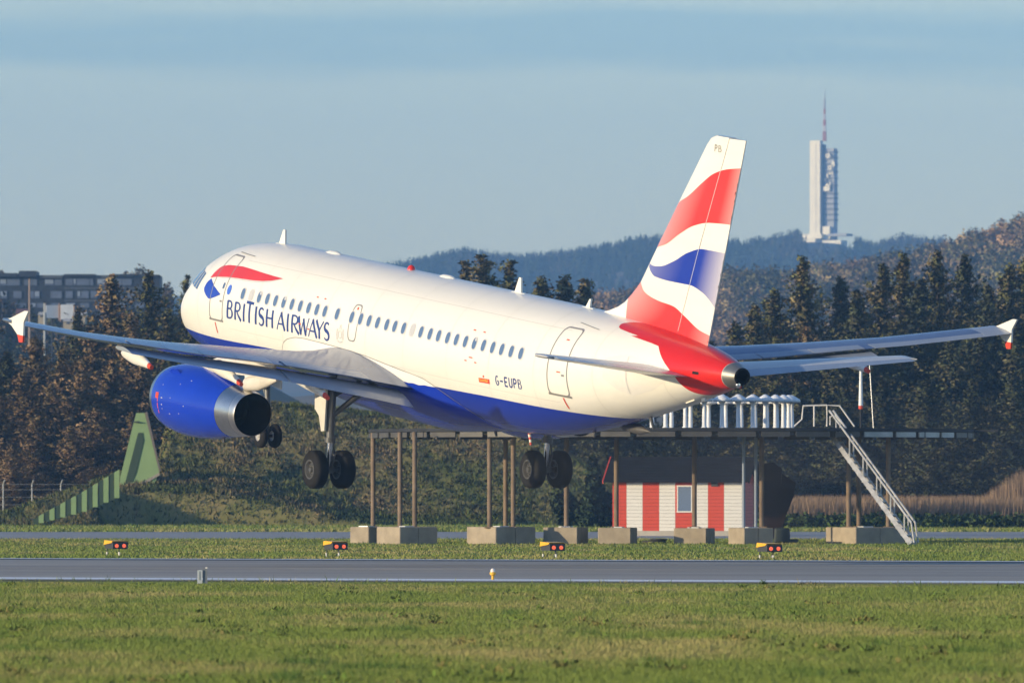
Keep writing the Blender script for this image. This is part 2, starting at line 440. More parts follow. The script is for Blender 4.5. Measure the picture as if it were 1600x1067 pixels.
# red tail cone skin: wraps both sides
bphi_pts = [(27.62,1.905),(27.66,1.86),(27.80,1.80),(28.04,1.76),(28.71,1.66),(29.40,1.655),(29.85,1.64),(30.25,1.53),(30.75,1.22),(31.17,.97),(31.49,.73),(31.87,.38),(32.4,.30),(32.75,.42)]
bx = np.array([p[0] for p in bphi_pts]); bph = np.array([float(zphi(p[0], p[1])[0]) for p in bphi_pts])
order = np.argsort(bph); PH = np.linspace(0.0, math.pi, 72)
xr = np.interp(PH, np.concatenate([[0, bph[order][0] * .6], bph[order], [math.pi]]), np.concatenate([[28.2, 27.75], bx[order], [32.95]]))
v = []; f = []; NX = 28
for s in (-1, 1):
    b0 = len(v)
    for p, x0 in zip(PH, xr):
        X = np.linspace(x0, 33.29, NX); v += fphi(X, np.full(NX, p), s, 0.005).tolist()
    for i in range(len(PH) - 1):
        for j in range(NX - 1):
            a = b0 + i * NX + j; q = (a, a + 1, a + NX + 1, a + NX); f.append(q if s > 0 else q[::-1])
obj('red_tail_cone', new_mesh('red_tail_cone', v, np.array(f), P_RED, None, True), PL)

# strips printed on the skin ------------------------------------------------
def skin_strip(name, xt, top, xb, bot, m, nx=48, nz=10, off=0.006, parent=None, side=-1):
    x0 = min(min(xt), min(xb)); x1 = max(max(xt), max(xb)); X = np.linspace(x0, x1, nx)
    T = np.interp(X, xt, top); B = np.minimum(np.interp(X, xb, bot), T); v = []; f = []
    for k in range(nz + 1): v += fxz(X, B + (T - B) * k / nz, side, off).tolist()
    for k in range(nz):
        for i in range(nx - 1):
            a = k * nx + i; f.append((a, a + 1, a + nx + 1, a + nx))
    return obj(name, new_mesh(name, v, f, m, None, True), parent or PL)
P_RIB = mat('ribbon_edge_grey', (0.55, 0.55, 0.56), 0.4)  # plain pale grey for ribbon edge, window frames and hinge line
skin_strip('red_ribbon', [3.80,3.90,4.06,4.22,4.68,5.59,6.29,6.97,7.75,8.42], [.80,.96,1.11,1.21,1.28,1.325,1.305,1.275,1.25,1.235],
           [3.80,3.9,4.09,4.54,4.98,5.64,6.69,7.29,7.83,8.42], [.79,.80,.84,.89,.93,.965,1.0,1.04,1.11,1.235], P_SOFTRED)
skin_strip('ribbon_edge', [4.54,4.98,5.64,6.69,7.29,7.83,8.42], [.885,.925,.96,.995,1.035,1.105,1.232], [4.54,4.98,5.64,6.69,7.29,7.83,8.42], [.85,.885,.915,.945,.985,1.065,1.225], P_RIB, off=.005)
skin_strip('blue_ribbon', [3.62,3.66,3.74,3.92,4.09,4.32,4.61,4.95], [.46,.57,.67,.78,.70,.59,.5,.385], [3.62,3.68,3.86,4.1,4.25,4.67,4.95], [.45,.36,.26,.17,.165,.28,.375], mat('ribbon_blue', (0.012,0.05,0.42), 0.35, coat=0.3))

# rounded outline rings and panes on the skin
def rounded(w, h, e=4.0, n=28):
    if e > 5:                                 # rounded rectangle, evenly spaced points
        rc = .16 * w; P = []
        for cx, cz, a0 in ((w/2 - rc, h/2 - rc, 0), (-w/2 + rc, h/2 - rc, 90), (-w/2 + rc, -h/2 + rc, 180), (w/2 - rc, -h/2 + rc, 270)):
            for a in np.radians(np.linspace(a0, a0 + 90, 7)): P.append((cx + rc * math.cos(a), cz + rc * math.sin(a)))
        P = np.array(P + P[:1]); L = np.concatenate([[0], np.cumsum(np.linalg.norm(np.diff(P, axis=0), axis=1))]); q = np.linspace(0, L[-1], n, endpoint=False)
        return np.stack([np.interp(q, L, P[:, 0]), np.interp(q, L, P[:, 1])], 1)
    t = np.arange(n) * 2 * math.pi / n; c, s = np.cos(t), np.sin(t)
    return np.stack([w / 2 * np.sign(c) * np.abs(c) ** (2 / e), h / 2 * np.sign(s) * np.abs(s) ** (2 / e)], 1)
def skin_ring(name, cx, cz, w, h, t, m, e=4.0, n=40, off=0.007, parent=None, shear=0.0):
    o_ = rounded(w, h, e, n); i_ = rounded(w - 2 * t, h - 2 * t, e, n)
    v = np.concatenate([fxz(cx + o_[:, 0] + shear * o_[:, 1], cz + o_[:, 1], -1, off), fxz(cx + i_[:, 0] + shear * i_[:, 1], cz + i_[:, 1], -1, off)])
    f = [(j, (j + 1) % n, n + (j + 1) % n, n + j) for j in range(n)]
    return obj(name, new_mesh(name, v, f, m), parent or PL)
def skin_disc(name, cx, cz, w, h, m, e=2.6, n=28, off=0.008, parent=None):
    o_ = rounded(w, h, e, n)
    v = np.concatenate([fxz(cx + o_[:, 0], cz + o_[:, 1], -1, off), fxz(cx + o_[:, 0] * .5, cz + o_[:, 1] * .5, -1, off + .001), fxz([cx], [cz], -1, off + .001)])
    f = [(j, (j + 1) % n, n + (j + 1) % n, n + j) for j in range(n)] + [(n + j, n + (j + 1) % n, 2 * n) for j in range(n)]
    return obj(name, new_mesh(name, v, f, m, None, True), parent or PL)

wpx = [380,393.2,406.6,419.8,433,446.3,459.6,473,486.5,499.6,512.4,532,555,569,582.3,595.6,610,622.5,636,649.5,663,677,690,704,717.2,731,744.5,758.3,772.4,786,800,814]
for i, u in enumerate(wpx):
    x = 6.43 + (u - 380) / 434 * 17.64; z = 0.553 + (x - 6.4) * 0.0036
    blank = i in (1, 19)
    w_ = skin_disc('cabin_window', x, z, .235, .335, P_SHADE if blank else P_GLASS, parent=PL)
    if i in (2, 5, 26): skin_disc('window_blind', x + .04, z + .12, .13, .09, P_SHADE, 2.6, 14, .0115, parent=w_)
    fr = skin_ring('window_frame', x, z, .31, .41, .042, P_RIB, 2.6, 28, .007, parent=w_)
# cockpit side windows
def skin_poly(name, pts, m, off=0.008, parent=None, n=6):
    """quad given by 4 (x, z) corners, subdivided onto the skin"""
    p = np.array(pts, float); v = []; f = []
    for a in range(n + 1):
        for b in range(n + 1):
            s, t = a / n, b / n
            q = p[0]*(1-s)*(1-t) + p[1]*s*(1-t) + p[2]*s*t + p[3]*(1-s)*t
            v.append(fxz([q[0]], [q[1]], -1, off)[0])
    for a in range(n):
        for b in range(n):
            k = a * (n + 1) + b; f.append((k, k + 1, k + n + 2, k + n + 1))
    return obj(name, new_mesh(name, v, f, m, None, True), parent or PL)
for q in ([(2.46,.40),(2.76,.37),(3.00,.89),(2.86,.93)], [(2.82,.36),(3.02,.34),(3.24,.86),(3.07,.90)], [(1.95,.48),(2.38,.41),(2.78,.95),(2.45,1.02)]):
    skin_poly('cockpit_window', q, P_GLASS)
# doors: outline, sill, handle
d1 = skin_ring('cabin_door', 4.74, 0.57, .96, 2.06, .042, P_LINE, 7, 120); skin_strip('door_sill', [4.24,5.24],[-.415,-.415],[4.24,5.24],[-.475,-.475], P_SEAL, 12, 2, .009, d1)
skin_disc('door_window', 5.02, 0.66, .14, .2, P_GLASS, parent=d1)
skin_strip('door_strap', [4.62,4.68],[-.52,-.52],[4.62,4.68],[-.86,-.86], P_MARK, 4, 6, .009, d1)
skin_strip('drip_rail', [4.55,5.75],[1.68,1.66],[4.55,5.75],[1.66,1.64], P_LINE, 16, 1, .02, d1)
d4 = skin_ring('cabin_door', 26.12, 0.60, 1.02, 2.02, .042, P_LINE, 7, 120); skin_strip('door_sill', [25.6,26.66],[-.355,-.375],[25.6,26.66],[-.42,-.44], P_SEAL, 12, 2, .009, d4)
skin_strip('door_strap', [26.2,26.26],[-.46,-.46],[26.2,26.26],[-.78,-.78], P_MARK, 4, 6, .009, d4)
skin_strip('drip_rail', [26.0,27.2],[1.75,1.66],[26.0,27.2],[1.735,1.645], P_LINE, 16, 1, .02, d4)
ex = skin_ring('overwing_exit', 13.74, 0.42, .56, 1.14, .04, P_LINE, 4, 48)
skin_strip('exit_mark', [13.70,13.78],[.90,.90],[13.70,13.78],[.82,.82], P_MARK, 4, 2, .009, ex)
# red jacking / strut marks
for (x, z, w) in ((11.0,.93,.12),(11.5,.93,.12),(20.9,.98,.14),(21.5,.98,.14),(20.85,.06,.14),(21.45,.06,.14),(21.1,.18,.22),(10.3,.03,.16),(10.9,-.07,.12),(26.1,1.25,.16),(26.1,.3,.2)):
    skin_strip('stencil_mark', [x, x + w], [z + .02] * 2, [x, x + w], [z - .015] * 2, P_MARK, 4, 1, .008)
skin_disc('round_badge', 5.47, .58, .27, .32, mat('badge_blue', (0.06,0.16,0.62), .4), 2.0)
# grey coat-of-arms shape behind the titles: shield, two supporters, crest and motto scroll
P_CREST = mat('crest_grey', (0.50, 0.51, 0.52), 0.5)
for (cx, cz, w, h) in ((13.0,-.02,.20,.24),(12.82,-.02,.10,.34),(13.19,.0,.10,.34),(13.0,.17,.14,.08),(13.0,.25,.06,.08)):
    skin_ring('crest', cx, cz, w, h, .022, P_CREST, 3, 20, .007)
skin_strip('crest_scroll', [12.84,13.0,13.18],[-.20,-.24,-.19],[12.84,13.0,13.18],[-.24,-.285,-.235], P_CREST, 10, 2, .007)

# lettering ------------------------------------------------------------------
def arc(cx, cy, rx, ry, a0, a1, n=12):
    t = np.radians(np.linspace(a0, a1, n)); return [(cx + rx * math.cos(a), cy + ry * math.sin(a)) for a in t]
K, T_ = 1.0, 0.52                              # thick and thin stroke factors
def st(pts, w0, w1=None):
    w1 = w0 if w1 is None else w1
    n = len(pts); return [(p[0], p[1], w0 + (w1 - w0) * i / max(n - 1, 1)) for i, p in enumerate(pts)]
def stc(pts, ws):
    n = len(pts); return [(p[0], p[1], float(np.interp(i / (n - 1), np.linspace(0, 1, len(ws)), ws))) for i, p in enumerate(pts)]
GL = {
 'B': [st([(.12,0),(.12,1)],K), stc([(.12,.97)]+arc(.42,.76,.34,.21,90,-90)+[(.14,.55)],[T_,T_,K,T_,T_]), stc([(.14,.55)]+arc(.48,.29,.42,.26,90,-90)+[(.12,.03)],[T_,T_,K,T_,T_])],
 'R': [st([(.12,0),(.12,1)],K), stc([(.12,.97)]+arc(.42,.74,.36,.23,90,-90)+[(.14,.51)],[T_,T_,K,T_,T_]), st([(.36,.50),(.60,.26),(.97,0)],T_,K)],
 'I': [st([(.5,0),(.5,1)],K)],
 'T': [st([(.5,0),(.5,1)],K), st([(.02,.965),(.98,.965)],K*.8)],
 'S': [stc(arc(.50,.745,.36,.225,35,245,12)+[(.5,.52)]+arc(.50,.26,.40,.235,65,-150,12),[T_,T_*1.1,K*.95,K*1.1,K,T_,T_])],
 'H': [st([(.12,0),(.12,1)],K), st([(.88,0),(.88,1)],K), st([(.12,.52),(.88,.52)],T_)],
 'A': [st([(.02,0),(.50,1)],T_*.9), st([(.46,1),(.97,0)],K), st([(.22,.34),(.76,.34)],T_*.9)],
 'W': [st([(.03,1),(.28,0)],K), st([(.28,0),(.52,.92)],T_*.9), st([(.48,.92),(.74,0)],K), st([(.74,0),(.98,1)],T_*.9)],
 'Y': [st([(.02,1),(.5,.46)],K), st([(.97,1),(.5,.46)],T_), st([(.5,.5),(.5,0)],K)],
 'G': [stc(arc(.52,.5,.42,.47,50,310,22),[T_,K,K,T_]), st([(.55,.46),(.90,.46)],K*.9), st([(.86,.46),(.86,.12)],K)],
 'E': [st([(.14,0),(.14,1)],K), st([(.14,.95),(.9,.95)],K), st([(.14,.5),(.78,.5)],K), st([(.14,.05),(.9,.05)],K)],
 'U': [stc([(.12,1),(.12,.35)]+arc(.5,.32,.38,.29,180,360,12)+[(.88,.35),(.88,1)],[K,K,K])],
 'P': [st([(.12,0),(.12,1)],K), stc([(.12,.95)]+arc(.45,.72,.4,.23,90,-90)+[(.14,.49)],[K,K,K])],
 '-': [st([(.1,.5),(.9,.5)],K)],
}
def glyph(ch, x0, w, z0, h, stroke, wrap, v, f):
    for s in GL[ch]:
        P = [(x0 + a * w, z0 + b * h, c * stroke) for a, b, c in s]; Q = []
        for a, b in zip(P[:-1], P[1:]):
            n = max(1, int(math.hypot(b[0] - a[0], b[1] - a[1]) / 0.07))
            for k in range(n): Q.append(tuple(a[i] + (b[i] - a[i]) * k / n for i in range(3)))
        Q.append(P[-1]); B = len(v)
        for i, q in enumerate(Q):
            a = Q[max(i - 1, 0)]; b = Q[min(i + 1, len(Q) - 1)]
            dx, dz = b[0] - a[0], b[1] - a[1]; l = math.hypot(dx, dz) or 1; nx, nz = -dz / l, dx / l
            v.append(wrap(q[0] + nx * q[2] / 2, q[1] + nz * q[2] / 2)); v.append(wrap(q[0] - nx * q[2] / 2, q[1] - nz * q[2] / 2))
        for i in range(len(Q) - 1): f.append((B + 2 * i, B + 2 * i + 1, B + 2 * i + 3, B + 2 * i + 2))
fw = lambda x, z: tuple(fxz([x], [z], -1, 0.0075)[0])
title = [('B',97,164,0),('R',180,252,0),('I',264,294,0),('T',297,378,.09),('I',392,422,0),('S',432,495,0),('H',512,590,0),('A',628,713,0),('I',726,754,0),('R',776,860,0),('W',848,957,0),('A',956,1044,0),('Y',1030,1108,0),('S',1112,1173,0)]
for ch, a, b, up in title:
    v, f = [], []
    x0 = 5.52 + (a - 97) / 1076 * 6.80; x1 = 5.52 + (b - 97) / 1076 * 6.80
    glyph(ch, x0, x1 - x0, -.295, .56 + up, .112, fw, v, f)
    obj('title_letter', new_mesh('title_letter', v, f, P_NAVY), PL)
for i, ch in enumerate('G-EUPB'):
    v, f = [], []; glyph(ch, 22.74 + i * .258, .20, -.468 + i * .006, .285, .05, fw, v, f)
    obj('registration_letter', new_mesh('registration_letter', v, f, P_NAVY), PL)
# red badge with yellow lettering below the rear windows
bd = skin_strip('red_badge', [21.71,22.37],[-.365,-.345],[21.71,22.37],[-.50,-.485], P_MARK, 12, 3, .007)
GL.update({'o': [st(arc(.5,.35,.38,.33,0,360,12),K*.9)], 'y': [st([(.1,.68),(.5,0)],K*.8), st([(.9,.68),(.35,-.28)],K*.8)], 'a': [st(arc(.45,.33,.36,.31,0,360,12),K*.8), st([(.85,.68),(.85,0)],K*.8)], 'l': [st([(.5,0),(.5,1)],K)], 'i': [st([(.5,0),(.5,.68)],K), st([(.5,.85),(.5,.98)],K)], 'M': [st([(.1,0),(.1,1)],K), st([(.1,1),(.5,.3)],K), st([(.5,.3),(.9,1)],K), st([(.9,1),(.9,0)],K)]})
v, f = [], []; fw2 = lambda x, z: tuple(fxz([x], [z], -1, 0.0095)[0]); xx = 21.755
for ch, w in zip('Royal Mail', (.075,.06,.06,.06,.03,.03,.085,.06,.03,.03)):
    if ch != ' ': glyph(ch, xx, w * .85, -.46 + (xx - 21.7) * .02, .085, .016, fw2, v, f)
    xx += w
obj('badge_lettering', new_mesh('badge_lettering', v, f, P_YEL), bd)
skin_disc('badge_crown', 22.02, -.295, .09, .07, P_MARK, 2.0, 12, parent=bd)

# aerofoil lofts ---------------------------------------------------------------
def ft(t): return 5 * (0.2969 * np.sqrt(np.maximum(t, 0)) - 0.1260 * t - 0.3516 * t**2 + 0.2843 * t**3 - 0.1015 * t**4)   # half thickness for t/c = 1
def foil(n=16, t0=0.0, t1=1.0):
    """closed loop of (t, sign): upper from t1 to t0, lower back to t1"""
    b = np.linspace(0, 1, n); t = t0 + (t1 - t0) * (1 - np.cos(b * math.pi / 2 * 1.0)) if t0 == 0 else t0 + (t1 - t0) * b
    return [(a, 1) for a in t[::-1]] + [(a, -1) for a in (t[1:] if t0 == 0 else t)]
def loft(name, sections, mats, parent, caps=True, smooth=True, **tags):
    n = len(sections[0]); V = np.concatenate([np.asarray(s, float) for s in sections]); f = []
    for i in range(len(sections) - 1):
        for j in range(n): f.append((i * n + j, i * n + (j + 1) % n, (i + 1) * n + (j + 1) % n, (i + 1) * n + j))
    if caps: f.append(tuple(range(n))[::-1]); f.append(tuple((len(sections) - 1) * n + j for j in range(n)))
    m = MB(); m.add(V, f); return m.build(name, mats, parent, smooth, **tags)

# wings
WY = np.array([1.0, 2.2, 3.0, 4.0, 5.2, 6.4, 8, 10, 12, 13, 14, 16, 17.0])
def w_te(y): return np.where(y < 6.4, 17.55, 17.55 + 3.85 * (y - 6.4) / 10.65)
def w_le(y): return np.where(y < 3.2, 12.64 - (3.2 - y) * 0.95, 12.0 + (y - 2) * 0.535)
def w_zte(y): return np.interp(y, [1.0, 2.2, 4, 6.4, 8, 10, 12, 14, 16, 17.1], [-1.25, -1.11, -.82, -.48, -.27, -.03, .27, .54, .865, 1.06])
def w_zle(y): return np.interp(y, [1.0, 2.2, 4, 6.4, 8, 10, 12, 14, 16, 17.1], [-1.02, -.93, -.78, -.45, -.27, -.06, .19, .50, .89, 1.10])
def w_tc(y): return np.interp(y, [1, 2.2, 6.4, 17], [.15, .145, .118, .105])
def w_pt(y, t, sg, s, off=0.0):
    le, te, zl, zt_ = w_le(y), w_te(y), w_zle(y), w_zte(y); c = te - le
    th = w_tc(y) * c * ft(t); cam = 0.012 * c * 4 * t * (1 - t)
    z = zl + (zt_ - zl) * t + cam + np.where(sg > 0, th * 1.15, -th * 0.9) + off * sg
    return (float(le + c * t), float(s * y), float(z))
P_SEALANT = mat('flap_cove_dark', (0.05, 0.05, 0.055), 0.6)
for s in (-1, 1):
    secs = [[w_pt(np.float64(y), a, sg, s) for a, sg in foil(18)] for y in WY if y <= 13.0]
    W = loft('wing', secs, P_GREY_SKY, PL)
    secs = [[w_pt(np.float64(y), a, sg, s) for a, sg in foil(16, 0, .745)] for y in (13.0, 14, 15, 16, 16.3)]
    loft('outer_wing_box', secs, P_GREY_SKY, W)
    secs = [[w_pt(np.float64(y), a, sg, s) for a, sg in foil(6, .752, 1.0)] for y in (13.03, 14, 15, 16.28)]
    loft('aileron', secs, P_LGREY_SKY, W)
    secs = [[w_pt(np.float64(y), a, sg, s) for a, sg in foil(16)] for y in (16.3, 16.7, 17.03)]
    loft('wing_tip', secs, P_LGREY_SKY, W)
    # spoilers: thin plates lying on the rear upper skin
    for (ya, yb) in ((3.3, 6.25), (6.75, 8.2), (8.24, 9.7), (9.74, 11.2), (11.24, 12.7)):
        v = []; f = []
        ts = np.linspace(.80 if ya > 5 else .86, .998, 5); ys = np.linspace(ya, yb, 4)
        for o_ in (0.004, 0.022):
            for y in ys:
                for t in ts: v.append(w_pt(np.float64(y), t, 1, s, o_))
        n = 5; k = 20
        for i in range(3):
            for j in range(4):
                a = i * n + j; f.append((a, a + 1, a + n + 1, a + n)); f.append((k + a, k + a + n, k + a + n + 1, k + a + 1))
        edge = [i for i in range(n)] + [i * n + n - 1 for i in range(1, 4)] + [3 * n + j for j in range(n - 2, -1, -1)] + [i * n for i in (2, 1)]
        for a, b in zip(edge, edge[1:] + edge[:1]): f.append((a, b, b + k, a + k))
        m = MB(); m.add(v, f); m.build('spoiler', P_LGREY_SKY, W, False)
    # flaps: separate aerofoils below and behind the trailing edge
    def flap(name, ys, dte, dze):
        secs = []
        for y, dx, dz in zip(ys, dte, dze):
            te, zt_ = float(w_te(np.float64(y))), float(w_zte(y))
            A = np.array([te - .62, zt_ - .17]); B = np.array([te + dx, zt_ + dz]); ch = B - A; L = np.linalg.norm(ch); nrm = np.array([-ch[1], ch[0]]) / L
            sec = []
            for a, sg in foil(10):
                q = A + ch * a + nrm * (sg * ft(a) * .125 * L + .05 * L * a * (1 - a) * 4 * .6)
                sec.append((q[0], s * y, q[1]))
            secs.append(sec)
        return loft(name, secs, P_LGREY_SKY, W)
    flap('flap', (2.15, 3.5, 5.0, 6.36), (.66, .66, .63, .60), (-.56, -.52, -.48, -.44))
    flap('flap', (6.42, 8.5, 10.5, 12.95), (.60, .56, .52, .47), (-.44, -.37, -.31, -.26))
    # flap track fairings (canoes) with red tips
    for yf, ll, dr in ((5.25, 2.6, .72), (8.65, 2.3, .68), (12.4, 2.0, .56)):
        te, zt_ = float(w_te(np.float64(yf))), float(w_zte(yf))
        N = 14; prof = []
        xs_ = np.linspace(0, 1, N)
        for a in xs_:
            cx = te + .90 - ll * (1 - a); cz = zt_ - .33 - (dr - .33) * max(0, (a - .35) / .65) ** 1.3
            wd = .15 * min(1, math.sqrt(max(a, 0.001) * 3.2)) * (1 - .55 * max(0, a - .6) / .4); hh = .24 * min(1, math.sqrt(max(a, .001) * 2.5)) * (1 - .72 * max(0, a - .5) / .5)
            prof.append([(cx, s * yf + wd * math.cos(t), cz + hh * math.sin(t)) for t in np.arange(12) * 2 * math.pi / 12])
        Fc = loft('flap_track_fairing', prof[:-1], mat('fairing_white', (.74,.73,.70), .35, coat=.2, var=.04, scale=2), W)
        loft('fairing_tip', [[(p[0] , p[1], p[2]) for p in prof[-2]], prof[-1]], P_MARK, W)
    # wing tip fence
    yt = s * 17.05
    poly = [(21.39,1.49),(21.62,1.50),(21.36,1.16),(21.37,.81),(21.37,.76),(20.99,.76),(20.88,.82),(20.58,.98),(20.3,1.05),(20.24,1.09),(20.30,1.13),(20.55,1.20)]
    m = MB(); m.prism(poly, yt - .03, yt + .03); Fe = m.build('wing_tip_fence', P_WHITE, W)
    m = MB(); m.prism([(20.99,.757),(21.37,.757),(21.36,.56),(21.13,.54)], yt - .03, yt + .03); m.build('fence_tip', P_MARK, W)
    m = MB(); m.lathe([(19.95,.01),(20.02,.05),(20.3,.07),(20.6,.06)], 'x', 10, (0, yt, 1.09)); m.build('tip_light', P_METAL, W, True)

    # engine ------------------------------------------------------------------
    ye, ze = s * 5.75, -2.30
    m = MB(); m.lathe([(9.86,.985),(10.1,1.04),(10.5,1.08),(11.0,1.10),(11.6,1.085),(12.2,1.035),(12.8,.958),(13.3,.875),(13.68,.806)], 'x', 64, (0, ye, ze))
    E = m.build('engine', P_ENGBLUE, PL, True)
    m = MB(); m.lathe([(10.3,.80),(9.9,.80),(9.66,.84),(9.60,.90),(9.66,.95),(9.86,.984)], 'x', 64, (0, ye, ze)); m.build('inlet_lip', P_METAL, E, True)
    m = MB(); m.lathe([(13.68,.802),(14.0,.752),(14.38,.702)], 'x', 64, (0, ye, ze)); m.build('thrust_reverser_ring', P_METAL, E, True)
    m = MB(); m.lathe([(14.385,.700),(14.55,.672),(14.66,.656),(14.68,.648),(14.66,.640)], 'x', 64, (0, ye, ze)); m.build('exhaust_nozzle', mat('nozzle_metal', (.70,.66,.60), .3, metal=1, var=.1, scale=3), E, True)
    m = MB(); m.lathe([(14.659,.640),(14.1,.65),(13.2,.66),(13.0,.0)], 'x', 48, (0, ye, ze)); m.lathe([(13.0,.34),(13.6,.30),(14.0,.16),(14.1,.0)], 'x', 24, (0, ye, ze)); m.build('nozzle_interior', P_BLACK, E, True)
    m = MB(); m.lathe([(10.25,.80),(10.3,.28),(9.95,.0)], 'x', 32, (0, ye, ze)); m.build('fan', P_DKMETAL, E, True)
    # pylon
    secs = []
    for z, a, b, hwid in ((-1.35, 11.0, 15.6, .16), (-1.0, 11.6, 16.0, .20), (-.62, 12.9, 15.9, .2)):
        secs.append([(a + (b - a) * t, ye + sg * hwid * min(1, math.sin(math.pi * min(.98, max(.02, t))) ** .5), z + (0.28 * t if z < -1.2 else 0)) for t, sg in foil(8)])
    loft('pylon', secs, mat('pylon_cream', (.62, .59, .53), .4, var=.08, scale=2), E)
    secs = [[(x, ye + hw_ * c_, zc + hh * s_) for c_, s_ in [(math.cos(t), math.sin(t)) for t in np.arange(12) * math.pi / 6]] for x, zc, hh, hw_ in ((14.2,-1.42,.22,.16),(15.0,-1.30,.24,.16),(15.6,-1.18,.16,.12),(16.1,-1.08,.05,.04))]
    loft('pylon_tail', secs, MATS['pylon_cream'], E)
    # nacelle strake, drain mast, stencils
    m = MB(); m.box((12.9, ye, ze - .98), (.12, .04, .16)); m.build('drain_mast', P_DKMETAL, E)
    m = MB(); m.prism([(10.35, 0), (11.15, .0), (11.05, .17), (10.7, .15)], -.012, .012)
    o = m.build('nacelle_strake', P_ENGBLUE, E); 
    ang = math.radians(52); d_ = np.array([0, -s * -math.cos(ang), math.sin(ang)])
    mw = np.array([[1,0,0],[0, math.sin(ang) , -math.cos(ang)],[0, math.cos(ang), math.sin(ang)]])
    vv = np.array([vx.co[:] for vx in o.data.vertices]) @ mw.T + np.array([0, ye - math.cos(ang) * 1.07 * 1.0, ze + math.sin(ang) * 1.07])
    for vx, q in zip(o.data.vertices, vv): vx.co = q
    if s < 0:
        def eng_patch(name, x, a0, w, da, m_):
            v = []; f = []
            for i in range(4):
                xx = x + w * i / 3; rr = float(np.interp(xx, [9.86,10.1,10.5,11.0,11.6,12.2,12.8,13.3,13.68],[.985,1.04,1.08,1.10,1.085,1.035,.958,.875,.806])) + .006
                for j in range(3):
                    aa = a0 + da * j / 2; v.append((xx, ye - rr * math.cos(aa), ze + rr * math.sin(aa)))
            for i in range(3):
                for j in range(2): k = i * 3 + j; f.append((k, k + 1, k + 4, k + 3))
            obj(name, new_mesh(name, v, f, m_), E)
        eng_patch('stencil_mark', 10.28, .02, .22, .17, P_MARK); eng_patch('stencil_mark', 10.42, -.42, .05, .45, P_MARK)
        for x, a0, w in ((10.7,.05,.16),(10.72,-.14,.14),(10.75,-.26,.06),(11.2,-.36,.1),(10.6,.42,.06),(11.6,.55,.05),(12.0,.75,.1),(11.3,.10,.05),(12.1,-.05,.07),(11.8,-.3,.06)):
            eng_patch('stencil_mark', x, a0, w * .6, .028, mat('stencil_white', (.4,.42,.5), .5))

    # main gear ------------------------------------------------------------------
    yg, zg, xg = s * 3.795, -3.80, 16.11
    m = MB(); m.tube([(xg - .12, yg, -1.0), (xg - .08, yg, -2.05), (xg - .03, yg, -2.85)], [.15, .135, .125], 16)
    m.tube([(xg - .03, yg, -2.82), (xg - .03, yg, -2.98)], [.17, .17], 16)
    m.tube([(xg, yg - .46, zg), (xg, yg + .46, zg)], .075, 12); m.box((xg, yg, zg), (.2, .24, .22))
    m.tube([(xg + .16, yg, -2.95), (xg + .30, yg, -3.3), (xg + .12, yg, -3.72)], .05, 8)
    G = m.build('main_gear_leg', P_STRUT, PL, True)
    m = MB(); m.tube([(xg - .02, yg, -2.95), (xg, yg, zg + .1)], .085, 14); m.build('oleo_piston', P_CHROME, G, True)
    m = MB(); m.tube([(xg - .05, yg, -2.2), (xg + .12, yg * .62, -1.05)], [.08, .11], 10); m.tube([(xg - .05, yg, -1.6), (xg + .05, yg * .72, -1.0)], .06, 8); m.build('side_brace', P_STRUT, G, True)
    poly = [(xg - .75, -1.25), (xg + .02, -1.32), (xg + .02, -2.62), (xg - .18, -2.66), (xg - .38, -2.2), (xg - .66, -2.02)]
    m = MB(); m.prism(poly, yg + s * .20, yg + s * .25); m.build('gear_door', mat('gear_door_cream', (.66, .645, .60), .4, coat=.2, var=.05, scale=2), G)
    for dy in (-.465, .465):
        R0, wd = .585, .215
        pr = [(-wd, .30), (-wd, .40), (-wd * .96, .48), (-wd * .78, .545), (-wd * .5, .578), (0, R0), (wd * .5, .578), (wd * .78, .545), (wd * .96, .48), (wd, .40), (wd, .30)]
        m = MB(); m.lathe(pr, 'y', 40, (xg, yg + dy, zg)); m.add([(0,0,0)]*0, [])
        Wh = m.build('main_wheel', P_TYRE, PL, True)
        for g_ in (-.11, -.04, .04, .11):
            m = MB(); m.lathe([(-.008, .5862 - abs(g_) * .02), (0, .5835 - abs(g_) * .02), (.008, .5862 - abs(g_) * .02)], 'y', 40, (xg, yg + dy + g_, zg)); m.build('tread_groove', P_BLACK, Wh, True)
        sd = -1 if dy < 0 else 1
        m = MB(); m.lathe([(-wd * .9, .0), (-wd * .9, .07), (-wd * .62, .10), (-wd * .55, .20), (-wd * .97, .255), (-wd * .97, .31)], 'y', 32, (xg, yg + dy, zg)); m.lathe([(wd * .97, .31), (wd * .97, .255), (wd * .55, .20), (wd * .62, .1), (wd * .9, .07), (wd * .9, 0)], 'y', 32, (xg, yg + dy, zg))
        m.build('rim', P_RIM, Wh, True)
        m = MB()
        for k in range(9):
            a = k * 2 * math.pi / 9; m.tube([(xg + .15 * math.cos(a), yg + dy - wd * .6, zg + .15 * math.sin(a)), (xg + .15 * math.cos(a), yg + dy - wd * .5, zg + .15 * math.sin(a))], .028, 6)
        m.build('rim_holes', P_BLACK, Wh)
